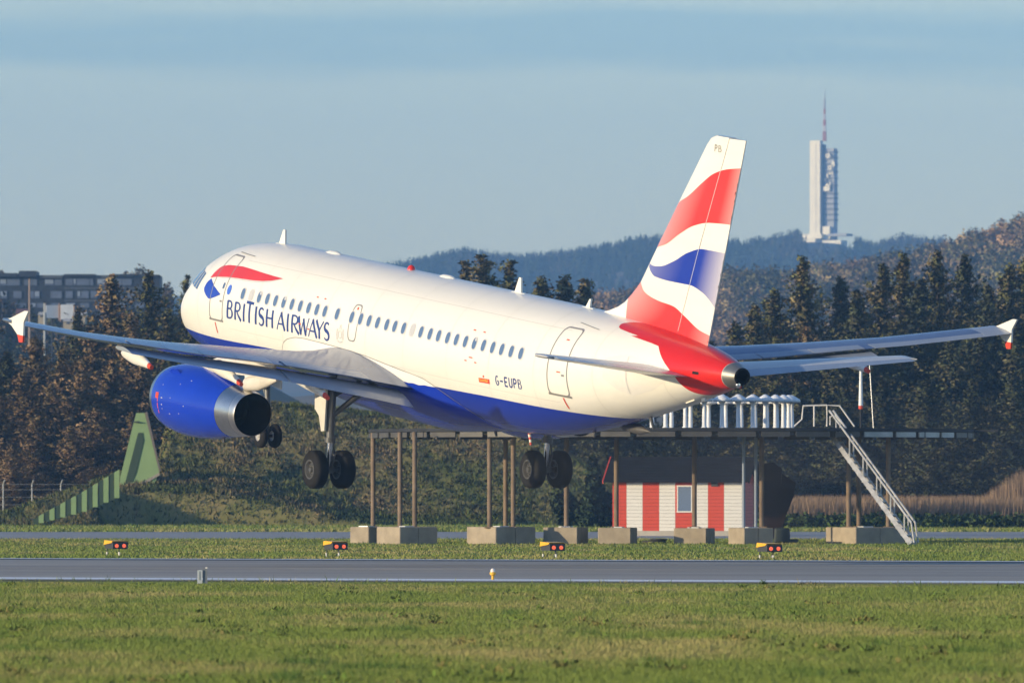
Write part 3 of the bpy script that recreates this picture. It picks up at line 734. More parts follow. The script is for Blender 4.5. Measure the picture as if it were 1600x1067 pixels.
# nose gear
xn, zn = 5.03, -4.07
m = MB(); m.tube([(xn - .35, 0, -1.8), (xn - .08, 0, -3.3)], [.11, .09], 12); m.tube([(xn - .08, 0, -3.3), (xn, 0, zn)], .06, 10); m.tube([(xn, -.3, zn), (xn, .3, zn)], .05, 8); m.tube([(xn - .1, 0, -3.0), (xn - 1.0, 0, -1.95)], .05, 8)
NG = m.build('nose_gear_leg', P_STRUT, PL, True)
for sd in (-1, 1):
    m = MB(); m.prism([(xn - 1.2, -1.95), (xn + .1, -1.95), (xn + .1, -2.6), (xn - 1.0, -2.5)], sd * .35 - .015, sd * .35 + .015); m.build('gear_door', P_WHITE, NG)
    m = MB(); m.lathe([(-.11,.16),(-.11,.27),(-.09,.34),(-.05,.375),(0,.383),(.05,.375),(.09,.34),(.11,.27),(.11,.16)], 'y', 32, (xn, sd * .25, zn)); Wh = m.build('nose_wheel', P_TYRE, PL, True)
    m = MB(); m.lathe([(-.10,0),(-.10,.06),(-.06,.08),(-.06,.13),(-.11,.17)], 'y', 24, (xn, sd * .25, zn)); m.lathe([(.11,.17),(.06,.13),(.06,.08),(.1,.06),(.1,0)], 'y', 24, (xn, sd * .25, zn)); m.build('rim', mat('nose_rim', (.55,.53,.48), .4, metal=.4), Wh, True)

# belly fairing ------------------------------------------------------------------
FEX = [8.9,9.14,9.49,10.04,10.63,11.71,13.58,14.61,16.48,18.06,18.57,19.32,20.38,20.9]; FEZ = [-1.0,-.70,-.53,-.42,-.39,-.40,-.44,-.50,-.66,-.79,-.92,-1.16,-1.59,-1.95]
fxs = np.unique(np.concatenate([np.linspace(8.9, 11, 16), np.linspace(11, 20.9, 34)])); NBA, NBB = 10, 22; vv = []; ff = []; fmx = []
def fair_pt(x, e0, e, sd, bulge, keel):
    p = e0 + e * (math.pi - e0); k = math.sin(min(1, e * 3.2) * math.pi / 2) ** 1.2
    return fphi(np.array([x]), np.array([p]), sd, (bulge * (1 - e ** 2) + keel * e ** 2) * k + .004)[0]
for x in fxs:
    e0 = float(zphi(x, pchip(FEX, FEZ, x)[0])[0]); bulge = float(pchip([8.9, 9.6, 10.8, 12.5, 16.5, 18.6, 20.2, 20.9], [.0, .10, .26, .33, .36, .28, .10, .0], x)[0])
    keel = float(pchip([8.9, 9.8, 11.5, 14, 17.2, 19, 20.9], [0, .10, .30, .42, .42, .22, 0], x)[0])
    zl = float(zblue(np.array([x]))[0]); es = np.linspace(0, 1, 80); zs = [fair_pt(x, e0, e, -1, bulge, keel)[2] for e in es]
    eb = next((e for e, z in zip(es, zs) if z < zl), 1.0)
    E_ = list(np.linspace(0, eb, NBA + 1)) + list(np.linspace(eb, 1, NBB + 1)[1:])
    vv += [fair_pt(x, e0, e, -1, bulge, keel) for e in E_] + [fair_pt(x, e0, e, 1, bulge, keel) for e in E_[:-1][::-1]]
n = 2 * (NBA + NBB) + 1
for i in range(len(fxs) - 1):
    for j in range(n - 1):
        ff.append((i * n + j, (i + 1) * n + j, (i + 1) * n + j + 1, i * n + j + 1)); fmx.append(0 if j < NBA or j >= n - 1 - NBA else 1)
BF = obj('belly_fairing', new_mesh('belly_fairing', vv, np.array(ff), [P_WHITE, P_BLUE], fmx, True), PL)
skin_strip('fairing_seam', FEX, [z + .012 for z in FEZ], FEX, [z - .012 for z in FEZ], P_LINE, 90, 1, .010, BF)

# fin -----------------------------------------------------------------------
def f_le(z): return float(np.interp(z, [1.5, 1.95, 2.02, 2.10, 2.25, 2.43, 2.7, 3.05, 6.01, 7.5, 7.72, 7.82], [25.3, 25.38, 25.5, 25.85, 26.35, 26.75, 27.15, 27.59, 29.86, 31.02, 31.25, 31.55]))
def f_te(z): return 31.70 + (z - 1.6) * 0.238
def f_y(x, z):
    a, b = f_le(z), f_te(z); t = min(1, max(0, (x - a) / (b - a))); c = b - a
    return float(ft(np.float64(t))) * (.46 + .035 * c) * min(1.0, .35 + .25 * (z - 1.9) if z < 4.5 else 1.0) * .5 * 1.0 + .012
def f_hinge(z): return 29.9 + (z - 1.6) * 0.405
FZ = [1.45, 1.9, 2.02, 2.12, 2.28, 2.45, 2.7, 3.05, 4, 5, 6, 7, 7.5, 7.72, 7.82]
def fin_sec(z, lo, hi, n=16):
    a, b = lo, hi; X = a + (b - a) * (np.linspace(0, 1, n) ** 1.6)
    return [(x, -f_y(x, z), z) for x in X[::-1]] + [(x, f_y(x, z), z) for x in X[1:]]
FIN = loft('tail_fin', [fin_sec(z, f_le(z), f_hinge(z) - .012) for z in FZ], P_WHITE, PL)
FZR = [1.68, 2.2, 3, 4, 5, 6, 7, 7.5, 7.80]
loft('rudder', [fin_sec(z, f_hinge(z) + .012, f_te(z), 10) for z in FZR], P_WHITE, FIN)
def fin_strip(name, xt, top, xb, bot, base, fade, nx=46, nz=14, zmin=None):
    """printed wave on both sides; fade(tx, tz) gives how far the ink thins to white"""
    x0 = min(min(xt), min(xb)); x1 = max(max(xt), max(xb)); v = []; c = []; f = []; X = np.linspace(x0, x1, nx)
    T = pchip(xt, top, X); B = np.minimum(pchip(xb, bot, X), T)
    for sd in (-1, 1):
        b0 = len(v)
        for k in range(nz + 1):
            for i, x in enumerate(X):
                z = B[i] + (T[i] - B[i]) * k / nz; xx = min(max(x, f_le(z) + .004), f_te(z) - .004)
                if zmin is not None: z = max(z, float(pchip(FX, FZT, xx)[0]) - .12)
                v.append((xx, sd * (f_y(xx, z) + .006), z)); w = fade((xx - f_le(z)) / (f_te(z) - f_le(z)), k / nz)
                c.append([a + (b - a) * w for a, b in zip(base, (.74, .70, .66))])
        for k in range(nz):
            for i in range(nx - 1):
                a = b0 + k * nx + i; q = (a, a + 1, a + nx + 1, a + nx); f.append(q if sd < 0 else q[::-1])
    obj(name, new_mesh(name, v, f, P_DOTRED, None, True, colors=np.array(c)), FIN)
sm = lambda a, b, t: min(1, max(0, (t - a) / (b - a)))
RED_ = (.62, .034, .032); BLU_ = (.008, .034, .34)
fin_strip('red_wave', [29.60,29.76,30.29,31.05,31.67,32.29,33.24],[5.64,5.71,5.92,6.37,6.71,6.89,7.02],[28.40,28.52,29.18,29.95,30.73,31.52,32.72,33.1],[4.20,4.24,4.41,4.78,5.10,5.26,5.31,5.31], RED_, lambda tx, tz: .42 * (1 - sm(0, .45, tx)) * (1 - .3 * tz) + .30 * sm(.80, 1, tx))
fin_strip('blue_wave', [28.10,28.5,28.92,29.71,30.49,31.28,32.58],[3.76,3.70,3.73,3.96,4.29,4.47,4.46],[28.10,28.30,28.62,29.64,30.6,31.28,32.15,32.5],[3.75,3.55,3.40,3.35,3.35,3.21,2.73,2.50], BLU_, lambda tx, tz: .22 * (1 - sm(.0, .5, tx)) + .62 * sm(.72, 1.0, tx))
fin_strip('red_wave', [27.03,27.30,27.58,28.05,28.89,29.72,30.38,31.23,31.98],[2.60,2.90,3.18,2.88,2.71,2.64,2.41,2.09,1.97],[27.03,29,31.98],[1.62,1.55,1.45], RED_, lambda tx, tz: .34 * (1 - sm(.10, .5, tx)) + .30 * sm(.82, 1, tx), zmin=1)
# hinge line and tip letters
for sd in (-1,):
    v = []; f = []
    for z in np.linspace(1.95, 7.3, 24): v += [(f_hinge(z) - .012, sd * (f_y(f_hinge(z), z) + .009), z), (f_hinge(z) + .012, sd * (f_y(f_hinge(z), z) + .009), z)]
    for i in range(23): f.append((2 * i, 2 * i + 1, 2 * i + 3, 2 * i + 2))
    obj('rudder_hinge_line', new_mesh('rudder_hinge_line', v, f, P_RIB), FIN)
fnw = lambda x, z: (x, -(f_y(x, z) + .008), z)
for i, ch in enumerate('PB'):
    v, f = [], []; glyph(ch, 31.66 + i * .21, .16, 7.36, .20, .034, fnw, v, f); obj('tip_letter', new_mesh('tip_letter', v, f, P_SEAL), FIN)

# tailplanes ----------------------------------------------------------------
for s in (-1, 1):
    def hp(y, t, sg):
        le = 28.95 + (y - .9) * .638; te = 32.20 + (y - .9) * .262; c = te - le; zc = .80 + (y - .9) * .130
        return (le + c * t, s * y, zc + sg * ft(np.float64(t)) * .095 * c + .018 * c * (0.5 - t) * -1)
    ys = (.2, .9, 2.2, 3.6, 5.0, 5.9, 6.15, 6.24)
    TP = loft('tailplane', [[hp(y, t if y < 6.1 else t * (1 - (y - 6.1) * 1.2) + (y - 6.1) * .9, sg * (1 if y < 6.2 else .3)) for t, sg in foil(14, 0, .70)] for y in ys], mat('tailplane_grey', (.52,.52,.51), .33, coat=.3, var=.06, scale=1), PL)
    loft('elevator', [[hp(y, t, sg) for t, sg in foil(6, .706, 1.0)] for y in (.95, 2.2, 3.6, 5.0, 6.0)], P_LGREY_SKY, TP)
# stabiliser root plate: flat diamond patch on the port side
P_PATCH = mat('root_plate', (.70,.69,.66), .4)
skin_strip('stabiliser_root_plate', [28.3,28.9,29.4,30.4,31.1],[.95,1.10,1.15,1.0,.85],[28.3,28.9,29.4,30.4,31.1],[.35,.05,-.05,.25,.6], P_PATCH, 30, 8, .004)
skin_strip('stabiliser_slot', [29.30,29.36],[1.10,1.10],[29.30,29.36],[.02,.02], P_RIB, 4, 8, .009)

# antennas, beacons, belly bits ------------------------------------------------
def blade(x, h, c, sweep, z0=None, y=0.0, up=1, m_=P_WHITE, name='antenna', th=.03):
    zt, zb, hw = [float(a[0]) for a in fprof(x)]; z0 = (zt if up > 0 else zb) if z0 is None else z0
    m = MB(); m.prism([(x, z0 - .03 * up), (x + c, z0 - .03 * up), (x + c * .75 + sweep, z0 + h * up), (x + c * .45 + sweep, z0 + h * up)], y - th, y + th); m.build(name, m_, PL)
    if up > 0:
        m = MB(); m.prism([(x - .12, z0 + .012), (x + c + .25, z0 + .012), (x + c + .25, z0 - .04), (x - .12, z0 - .04)], y - .06, y + .06); m.build('antenna_foot', P_WHITE, PL)
blade(5.1, .46, .42, .06); blade(20.2, .46, .42, .05); blade(24.5, .27, .26, .12)
m = MB(); m.lathe([(-.02,.13),(.06,.12),(.12,.08),(.15,0)], 'z', 16, (13.7, 0, 2.07)); m.build('beacon', mat('beacon_red', (.7,.03,.02), .25, coat=.5), PL, True)
for x in (8.7, 16.0):
    m = MB(); m.lathe([(-.5,.02),(-.42,.10),(-.2,.15),(.2,.15),(.42,.1),(.5,.02)], 'x', 14, (x, 0, 2.0)); m.build('satellite_dome', P_WHITE, PL, True)
blade(19.4, .18, .14, .1, up=-1, m_=P_DKMETAL, z0=-2.2); blade(28.6, .32, .12, .22, up=-1, m_=P_DKMETAL); blade(25.4, .16, .12, .0, up=-1, m_=P_DKMETAL)
m = MB(); 
for k in range(5): m.tube([(21.55 + .03 * k, 0, -2.02 - .075 * k), (21.58 + .03 * k, 0, -2.02 - .075 * (k + 1))], [.05 - .004 * k, .046 - .004 * k], 8, m=k % 2)
m.build('drain_mast', [P_MARK, P_WHITE], PL)
m = MB(); m.lathe([(-.9,.0),(-.6,.14),(.3,.16),(.9,.0)], 'x', 12, (27.0, .5, -1.28)); m.build('belly_antenna', P_DKMETAL, PL, True)
m = MB(); m.box((31.3, -.1, .02), (.5, .3, .05), roty(math.radians(-17))); m.build('belly_panel', mat('panel_cream', (.7,.68,.6), .4), PL)
m = MB(); m.box((32.0, -.2, .14), (.2, .05, .10), roty(math.radians(-17))); m.build('drain_tube', P_METAL, PL)
skin_strip('vent', [32.2,32.45],[1.0,1.0],[32.2,32.45],[.92,.92], P_BLACK, 4, 2, .010)
m = MB(); m.lathe([(-.06,.0),(-.05,.06),(0,.08),(.05,.06),(.06,0)], 'x', 12, (33.72, -.10, .76)); m.build('tail_light', P_CHROME, PL, True)
# skin joints: frames and lap seams, very thin
P_SEAM = mat('skin_joint', (.60, .59, .55), .5)
for x in (3.3, 7.4, 9.2, 11.9, 14.6, 17.0, 19.7, 22.3, 24.9, 27.8, 30.95):
    e = float(zblue(np.array([x]))[0]); pp = np.linspace(.15, float(zphi(x, e)[0]), 30); v = []; f = []
    for p in pp: v += [tuple(fphi(np.array([x - .007]), np.array([p]), -1, .0035)[0]), tuple(fphi(np.array([x + .007]), np.array([p]), -1, .0035)[0])]
    for i in range(29): f.append((2 * i, 2 * i + 1, 2 * i + 3, 2 * i + 2))
    obj('skin_seam', new_mesh('skin_seam', v, f, P_SEAM), PL)
for z in (1.52, -.62):
    skin_strip('lap_joint', [5.6, 26.0], [z + .008] * 2, [5.6, 26.0], [z - .008] * 2, P_SEAM, 60, 1, .0035)
for x0_, z0_ in ((4.98, .18), (26.35, .22)): skin_strip('door_handle', [x0_, x0_ + .14], [z0_ + .03] * 2, [x0_, x0_ + .14], [z0_ - .03] * 2, P_LINE, 4, 1, .012)
pl(None)

# ------------------------------------------------------------------ grassed bank (old aircraft shelter) with scrub
PXM = 660.0 / F                               # metres per photo pixel at the bank
def bank_h(x, y):
    """height of the overgrown bank; x across, y depth"""
    u = x / y * F + 800
    front = np.clip((y - 655.5) * 0.62, 0, None)                         # front slope
    top = 7.6 + 0.9 * fbm(x * 0.12, y * 0.12, 31) + 0.5 * np.sin(x * 0.21)
    left = np.clip((x + 23.9 + (y - 655) * 0.05) * 4.0, 0, None)        # steep left flank
    right = np.clip((12.0 - x) * 0.55, 0, None)
    back = np.clip((694 - y) * 0.7, 0, None)
    main = np.minimum.reduce([front, top, left, right, back])
    # low terrace in front: vertical-ish face 2.2 m high, cut back behind a projecting spur
    face_y = 651.5 - 1.2 * np.clip((x + 17.0) / 12.0, 0, 1)
    terr = np.clip((y - face_y) * 2.6, 0, None)
    terr = np.minimum(terr, np.clip(2.15 - np.clip(x + 19.5, 0, None) * 0.19 - np.clip(-25.5 - x, 0, None) * 0.26, 0, None) + 0.16 * (y - 652).clip(0, 8))
    # spur projecting towards the viewer
    c = -27.9; w = np.abs(x - c)
    spur = np.clip(2.45 - np.where(x < c, 0.34, 2.3) * np.clip(w - 0.25, 0, None), 0, None)
    spur = np.minimum(spur, np.clip((y - 643.5) * 0.45, 0, None)) * (y < 668)
    ramp = np.clip(3.5 - np.clip(-23.9 - x, 0, None) * 0.42, 0, None)
    ramp = np.minimum(ramp, np.clip((y - 654) * 0.9, 0, None)) * (x < -22) * (y < 676)
    h = np.maximum.reduce([main, np.where((x > -27.9) & (x < 0), terr, 0), spur, ramp])
    h = h + np.where(h > 0.4, (fbm(x * 1.1, y * 1.1, 41, 3) - 0.45) * 0.55, 0)
    return np.where(h > 0.02, h, -0.3)
gx = np.arange(-37, 18.01, 0.33); gy = np.arange(641, 697, 0.36)
GXX, GYY = np.meshgrid(gx, gy); HZ = bank_h(GXX, GYY)
V = np.stack([GXX, GYY, HZ], -1).reshape(-1, 3); nx_ = len(gx)
ii = np.arange((len(gy) - 1) * (nx_ - 1)); r_ = ii // (nx_ - 1); c_ = ii % (nx_ - 1); a_ = r_ * nx_ + c_
BANK = mat('bank_turf', (0.15, 0.16, 0.045), 0.95, spec=0.05, rgb2=(0.29, 0.23, 0.10), scale=0.5, detail=6)
obj('bank', new_mesh('bank', V, np.stack([a_, a_ + 1, a_ + nx_ + 1, a_ + nx_], 1), BANK, None, True), kind='structure')

LEAF = mat('foliage', (1, 1, 1), 0.85, spec=0.12, attr='tint', objrand=0.18)
LEAFS = mat('foliage_mass', (1, 1, 1), 0.9, spec=0.1, attr='tint')
BARK = mat('bark', (0.095, 0.072, 0.055), 0.9, var=0.3, scale=2.0)

def tri_cloud(P, size, r, cols, droop=0.0, elong=1.6):
    """random small triangles (leaf sprays) centred on P"""
    n = len(P); a = r.normal(size=(n, 3)); a /= np.linalg.norm(a, axis=1)[:, None]; a[:, 2] -= droop
    b = np.cross(a, r.normal(size=(n, 3))); b /= np.linalg.norm(b, axis=1)[:, None] + 1e-9
    s = (size * (0.6 + 0.8 * r.random(n)))[:, None]
    V = np.stack([P - b * s * .5 - a * s * .3, P + b * s * .5 - a * s * .3, P + a * s * elong * .6], 1)
    return V.reshape(-1, 3), np.repeat(cols, 3, axis=0)
def leaf_normals(N, r, jit=.35):
    """one soft outward normal per leaf triangle"""
    N = N / (np.linalg.norm(N, axis=1)[:, None] + 1e-9)
    return np.repeat(N + r.normal(0, jit, N.shape), 3, axis=0)

# rough tussocks on the bank: one mass
r = np.random.default_rng(11); n = 2600
sx = r.uniform(-25.5, 13.0, n); sy = r.uniform(651, 674, n); sz = bank_h(sx, sy); k = (sz > 0.3) & ((sy > 655.8) | (r.random(n) < .5)); sx, sy, sz = sx[k], sy[k], sz[k]; n = len(sx)
br = fbm(sx * .22, sy * .3, 61); rad = .14 + .30 * r.random(n) ** 2.5
P = []; Cc = []; Nn = []
for i in range(n):
    kk = 26; d = r.normal(size=(kk, 3)); d /= np.linalg.norm(d, axis=1)[:, None]; d[:, 2] = np.abs(d[:, 2])
    P.append(np.array([sx[i], sy[i], sz[i] - .05]) + d * np.array([1.5, 1.5, .8]) * rad[i] * (0.55 + .45 * r.random((kk, 1))))
    Nn.append(d * .55 + np.array([-.15, -.55, .45]))
    t = min(1, max(0, (br[i] - .40) * 4.5 + r.normal(0, .2)))
    c0 = np.array([.150, .165, .048]) * (1 - t) + np.array([.28, .215, .110]) * t
    Cc.append(np.tile(c0 * (.65 + .6 * r.random()), (kk, 1)))
V, cl = tri_cloud(np.concatenate(P), .11, r, np.concatenate(Cc))
obj('scrub', new_mesh('scrub', V, np.arange(len(V)).reshape(-1, 3), LEAFS, colors=cl, normals=leaf_normals(np.concatenate(Nn), r, .15)), kind='stuff')

n = 150000; r = np.random.default_rng(12)
bx_ = r.uniform(-36, 13.5, n); by_ = r.uniform(643, 676, n); bz_ = bank_h(bx_, by_); k = bz_ > 0.02; bx_, by_, bz_ = bx_[k], by_[k], bz_[k]; n = len(bx_)
lump = fbm(bx_ * .9, by_ * .9, 71, 3); pat = fbm(bx_ * .22, by_ * .3, 61); hh_ = (.10 + .30 * r.random(n)) * (.4 + 1.2 * lump); a = r.uniform(0, 6.28, n); w = .03 + .03 * r.random(n)
base = np.stack([bx_, by_, bz_ - .04], 1); sd = np.stack([np.cos(a) * w, np.sin(a) * w, np.zeros(n)], 1); tip = base + np.stack([r.normal(0, .12, n), r.normal(-.05, .12, n), hh_], 1)
t = np.clip((pat - .42) * 4.5 + (bz_ - 3.2) * .10 + r.normal(0, .25, n), 0, 1)[:, None]; cc = (np.array([.120, .150, .042]) * (1 - t) + np.array([.27, .20, .105]) * t) * (.55 + .75 * lump + .3 * r.random(n))[:, None]
N = np.stack([r.normal(-.15, .35, n), r.normal(-.55, .3, n), np.full(n, .55)], 1)
obj('rough_grass', new_mesh('rough_grass', np.stack([base - sd, base + sd, tip], 1).reshape(-1, 3), np.arange(3 * n).reshape(-1, 3), LEAFS, colors=np.repeat(cc, 3, 0), normals=np.repeat(N, 3, 0)), kind='stuff')

# ------------------------------------------------------------------ spruces
def spruce_mesh(seed, tone, ragged=0.25, slim=1.0, n_lv=50):
    """unit spruce: height 1, widest radius about 0.2"""
    r = np.random.default_rng(seed); P = []; Cc = []; Nn = []
    for i in range(n_lv):
        h = 0.05 + 0.95 * (i / (n_lv - 1)) ** 0.95
        L0 = 0.235 * slim * (1 - h) ** 0.82 * (0.6 + 0.4 * min(1, h * 5)) + 0.008
        nb = int(6 + 9 * (1 - h))
        for b in range(nb):
            a = r.uniform(0, 2 * math.pi); L = L0 * (1 + ragged * r.normal()) * (0.82 + .3 * math.sin(a * 2 + seed + h * 9)); L = max(L, .010)
            hh = h + r.normal(0, .012); droop = r.uniform(.15, .55) * (1 - .8 * h) - .55 * h
            m = max(3, int(L / 0.014)); s = (np.arange(m) + .6) / m
            x = np.cos(a) * L * s; y = np.sin(a) * L * s; z = hh - droop * L * s + .32 * L * s ** 2
            kk = 9
            q = np.repeat(np.stack([x, y, z], 1), kk, 0); jit = r.normal(0, .0105, q.shape) * (1.15 - h * .6); q = q + jit; q[:, 2] -= np.abs(r.normal(0, .006, len(q)))
            P.append(q); c0 = np.array(tone[0]) if r.random() > tone[2] else np.array(tone[1])
            Nn.append(np.stack([np.full(len(q), math.cos(a)), np.full(len(q), math.sin(a)), np.full(len(q), .25)], 1) * .9 + jit / .0105 * .40)
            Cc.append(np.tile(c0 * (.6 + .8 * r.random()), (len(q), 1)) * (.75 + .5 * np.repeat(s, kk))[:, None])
    P = np.concatenate(P); Cc = np.concatenate(Cc)
    V, cl = tri_cloud(P, .0085, r, Cc, droop=.25, elong=1.9)
    return new_mesh('crown', V, np.arange(len(V)).reshape(-1, 3), LEAF, colors=cl, normals=leaf_normals(np.concatenate(Nn), r, .15))
GREEN = ((.115, .118, .046), (.170, .138, .066), .35); BROWN = ((.180, .138, .072), (.26, .175, .098), .5); DARK = ((.070, .080, .040), (.105, .098, .050), .3)
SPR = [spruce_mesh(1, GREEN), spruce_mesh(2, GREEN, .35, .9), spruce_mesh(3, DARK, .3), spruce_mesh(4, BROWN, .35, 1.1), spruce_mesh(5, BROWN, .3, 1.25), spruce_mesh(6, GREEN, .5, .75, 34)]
tm = MB(); tm.tube([(0, 0, -.02), (.003, 0, .3), (0, .002, .7), (0, 0, .98)], [.016, .012, .006, .001], 8)
TRUNK = tm.mesh('trunk', BARK)
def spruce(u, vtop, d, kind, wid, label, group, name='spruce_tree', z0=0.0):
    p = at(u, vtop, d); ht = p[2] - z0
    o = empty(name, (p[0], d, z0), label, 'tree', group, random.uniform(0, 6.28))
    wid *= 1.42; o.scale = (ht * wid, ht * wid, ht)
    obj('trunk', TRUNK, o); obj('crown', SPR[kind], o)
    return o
LG, RG, MG = 'trees of the left wood', 'trees of the right wood', 'spruces behind the bank'
for a in [(174, 440, 742, 3, .95, 'tall brownish spruce below the dark flats, pointed top'),
          (233, 434, 736, 1, .85, 'tall dark green spruce at the end of the dark flats, beside the jet nose'),
          (121, 490, 728, 2, .7, 'small dark spruce below the two white billboards'),
          (292, 440, 760, 5, .6, 'thin sparse tree top just ahead of the jet nose')]:
    spruce(*a[:5], a[5], LG)
LW = []
for u, v_, d, k, w in [(12, 556, 705, 2, 1.0), (56, 532, 712, 4, 1.1), (98, 552, 704, 3, 1.1), (150, 520, 716, 4, 1.1), (205, 500, 722, 3, 1.1), (262, 492, 730, 0, 1.0), (36, 585, 694, 4, 1.3), (80, 605, 690, 3, 1.3), (128, 585, 692, 4, 1.3), (176, 570, 694, 3, 1.3), (222, 575, 694, 4, 1.2), (268, 560, 700, 2, 1.2), (-20, 540, 706, 3, 1.1), (0, 620, 688, 4, 1.4), (152, 640, 686, 4, 1.4), (60, 655, 684, 3, 1.4), (110, 668, 683, 4, 1.4), (205, 650, 685, 3, 1.3), (300, 520, 735, 0, 1.0), (330, 560, 735, 2, 1.0), (20, 700, 681, 4, 1.5)]:
    LW.append((u, v_, d, k, w))
ORD = ['first', 'second', 'third', 'fourth', 'fifth', 'sixth', 'seventh', 'eighth', 'ninth', 'tenth', 'eleventh', 'twelfth', 'thirteenth', 'fourteenth', 'fifteenth', 'sixteenth', 'seventeenth', 'eighteenth', 'nineteenth', 'twentieth', 'twenty-first', 'twenty-second', 'twenty-third', 'twenty-fourth']
def rows_of(lst, lims, text, group):
    for (lo, hi, row) in lims:
        for i, a in enumerate(sorted([q for q in lst if lo <= q[2] < hi])): spruce(*a, text % (ORD[i], row), group)
for i_ in range(12): LW.append((-40 - 44 * (i_ // 2) - 10 * (i_ % 2), 470 + 30 * (i_ % 3) + (110 if i_ % 2 else 0), 738 - 36 * (i_ % 2), (3, 4, 0, 4)[i_ % 4], 1.05))
rows_of(LW, ((0, 688, 'front'), (688, 700, 'second'), (700, 715, 'third'), (715, 999, 'rear')), 'brownish spruce, %s from the left in the %s row of the left wood', LG)
for a in [(1255, 413, 742, 0, .95, 'tall spruce just right of the tail fin, first of the right wood'),
          (1314, 444, 744, 0, .9, 'lower spruce under the tower, second of the right wood'),
          (1380, 424, 742, 1, .9, 'bushy spruce right of the tower, third of the right wood'),
          (1412, 408, 748, 0, .85, 'slender pointed spruce, fourth of the right wood'),
          (1465, 404, 740, 1, .85, 'tallest pointed spruce of the right wood'),
          (1507, 408, 744, 2, .85, 'pointed dark spruce right of the tallest one'),
          (1578, 424, 736, 0, .95, 'broad spruce above the far wing tip at the picture edge'),
          (1604, 414, 742, 1, .95, 'spruce cut by the right picture edge')]:
    spruce(*a[:5], a[5], RG)
RW = []
for u, v_, d, k, w in [(1210, 462, 738, 0, 1.0), (1180, 485, 735, 1, 1.0), (1150, 512, 728, 0, 1.1), (1340, 462, 732, 2, 1.0), (1440, 445, 735, 2, 1.0), (1545, 455, 732, 2, 1.0), (1110, 540, 726, 2, 1.1), (1165, 560, 710, 0, 1.2), (1215, 535, 714, 1, 1.2), (1262, 520, 716, 3, 1.1), (1305, 540, 712, 2, 1.2), (1350, 530, 712, 0, 1.2), (1395, 520, 714, 2, 1.2), (1440, 515, 714, 2, 1.2), (1490, 525, 712, 2, 1.2), (1540, 520, 714, 2, 1.2), (1590, 510, 712, 2, 1.2), (1625, 480, 720, 2, 1.1), (1130, 600, 700, 2, 1.3), (1190, 610, 698, 1, 1.3), (1250, 600, 698, 2, 1.3), (1320, 610, 696, 2, 1.3), (1380, 600, 696, 2, 1.3), (1450, 600, 694, 2, 1.3), (1520, 600, 694, 2, 1.3), (1585, 590, 694, 2, 1.3), (1060, 620, 698, 2, 1.3), (1000, 620, 698, 2, 1.3), (950, 640, 696, 2, 1.3)]:
    RW.append((u, v_, d, k, w))
for i_ in range(16): RW.append((1650 + 46 * (i_ // 2) + 12 * (i_ % 2), 420 + 26 * (i_ % 3) + (120 if i_ % 2 else 0), 735 - 28 * (i_ % 2), (0, 2, 1, 2)[i_ % 4], 1.05))
rows_of(RW, ((0, 701, 'front'), (701, 717, 'middle'), (717, 999, 'rear')), 'dark spruce, %s from the left in the %s row behind the antenna platform', RG)
for a in [(754, 409, 765, 5, 1.15, 'ragged spruce top above the jet cabin roof, the tallest of a row'),
          (797, 417, 768, 5, .95, 'leaning sparse spruce top behind the middle roof antenna'),
          (845, 443, 762, 1, 1.15, 'low bushy spruce top behind the jet roof, right of the middle antenna'),
          (882, 442, 764, 0, 1.15, 'rounded spruce top behind the jet roof, nearer the fin'),
          (914, 445, 766, 5, 1.1, 'thin spruce top just ahead of the small rear antenna'),
          (728, 418, 770, 5, 1.0, 'short ragged spruce top, first of the row behind the roof')]:
    spruce(*a[:5], a[5], MG)

# ------------------------------------------------------------------ dry reeds and shrub belt on the right
r = np.random.default_rng(15); n = 60000
u = r.uniform(1190, 1900, n); d = r.uniform(622, 676, n); x = (u - 800) / F * d
hmax = 1.9 + 1.9 * np.clip((u - 1535) / 60, 0, 1) * (d > 650) + .5 * fbm(u * .03, d * .2, 3)
h = hmax * (.55 + .45 * r.random(n)); a = r.uniform(0, 6.28, n); w = .035 + .03 * r.random(n)
base = np.stack([x, d, np.zeros(n)], 1); tip = base + np.stack([r.normal(.05, .16, n), r.normal(0, .16, n), h], 1); sd = np.stack([np.cos(a) * w, np.sin(a) * w, np.zeros(n)], 1)
V = np.stack([base - sd, base + sd, tip], 1).reshape(-1, 3); cc = np.array([.26, .18, .115]) * (.7 + .6 * r.random((n, 1)))
obj('dry_reeds', new_mesh('dry_reeds', V, np.arange(3 * n).reshape(-1, 3), LEAFS, colors=np.repeat(cc, 3, 0)), kind='stuff')
n = 1300; u = r.uniform(1185, 1900, n); d = r.uniform(604, 622, n); P = []; Cc = []; Nn = []
for i in range(n):
    kk = 26; q = r.normal(size=(kk, 3)); q /= np.linalg.norm(q, axis=1)[:, None]; q[:, 2] = np.abs(q[:, 2]); R_ = .25 + .45 * r.random()
    P.append(np.array([(u[i] - 800) / F * d[i], d[i], .1]) + q * R_ * np.array([1, 1, 1.35]) * (.5 + .5 * r.random((kk, 1)))); Cc.append(np.tile(np.array([.075, .115, .034]) * (.7 + .6 * r.random()), (kk, 1))); Nn.append(q)
V, cl = tri_cloud(np.concatenate(P), .20, r, np.concatenate(Cc)); obj('undergrowth', new_mesh('undergrowth', V, np.arange(len(V)).reshape(-1, 3), LEAFS, colors=cl, normals=leaf_normals(np.concatenate(Nn), r)), kind='stuff')
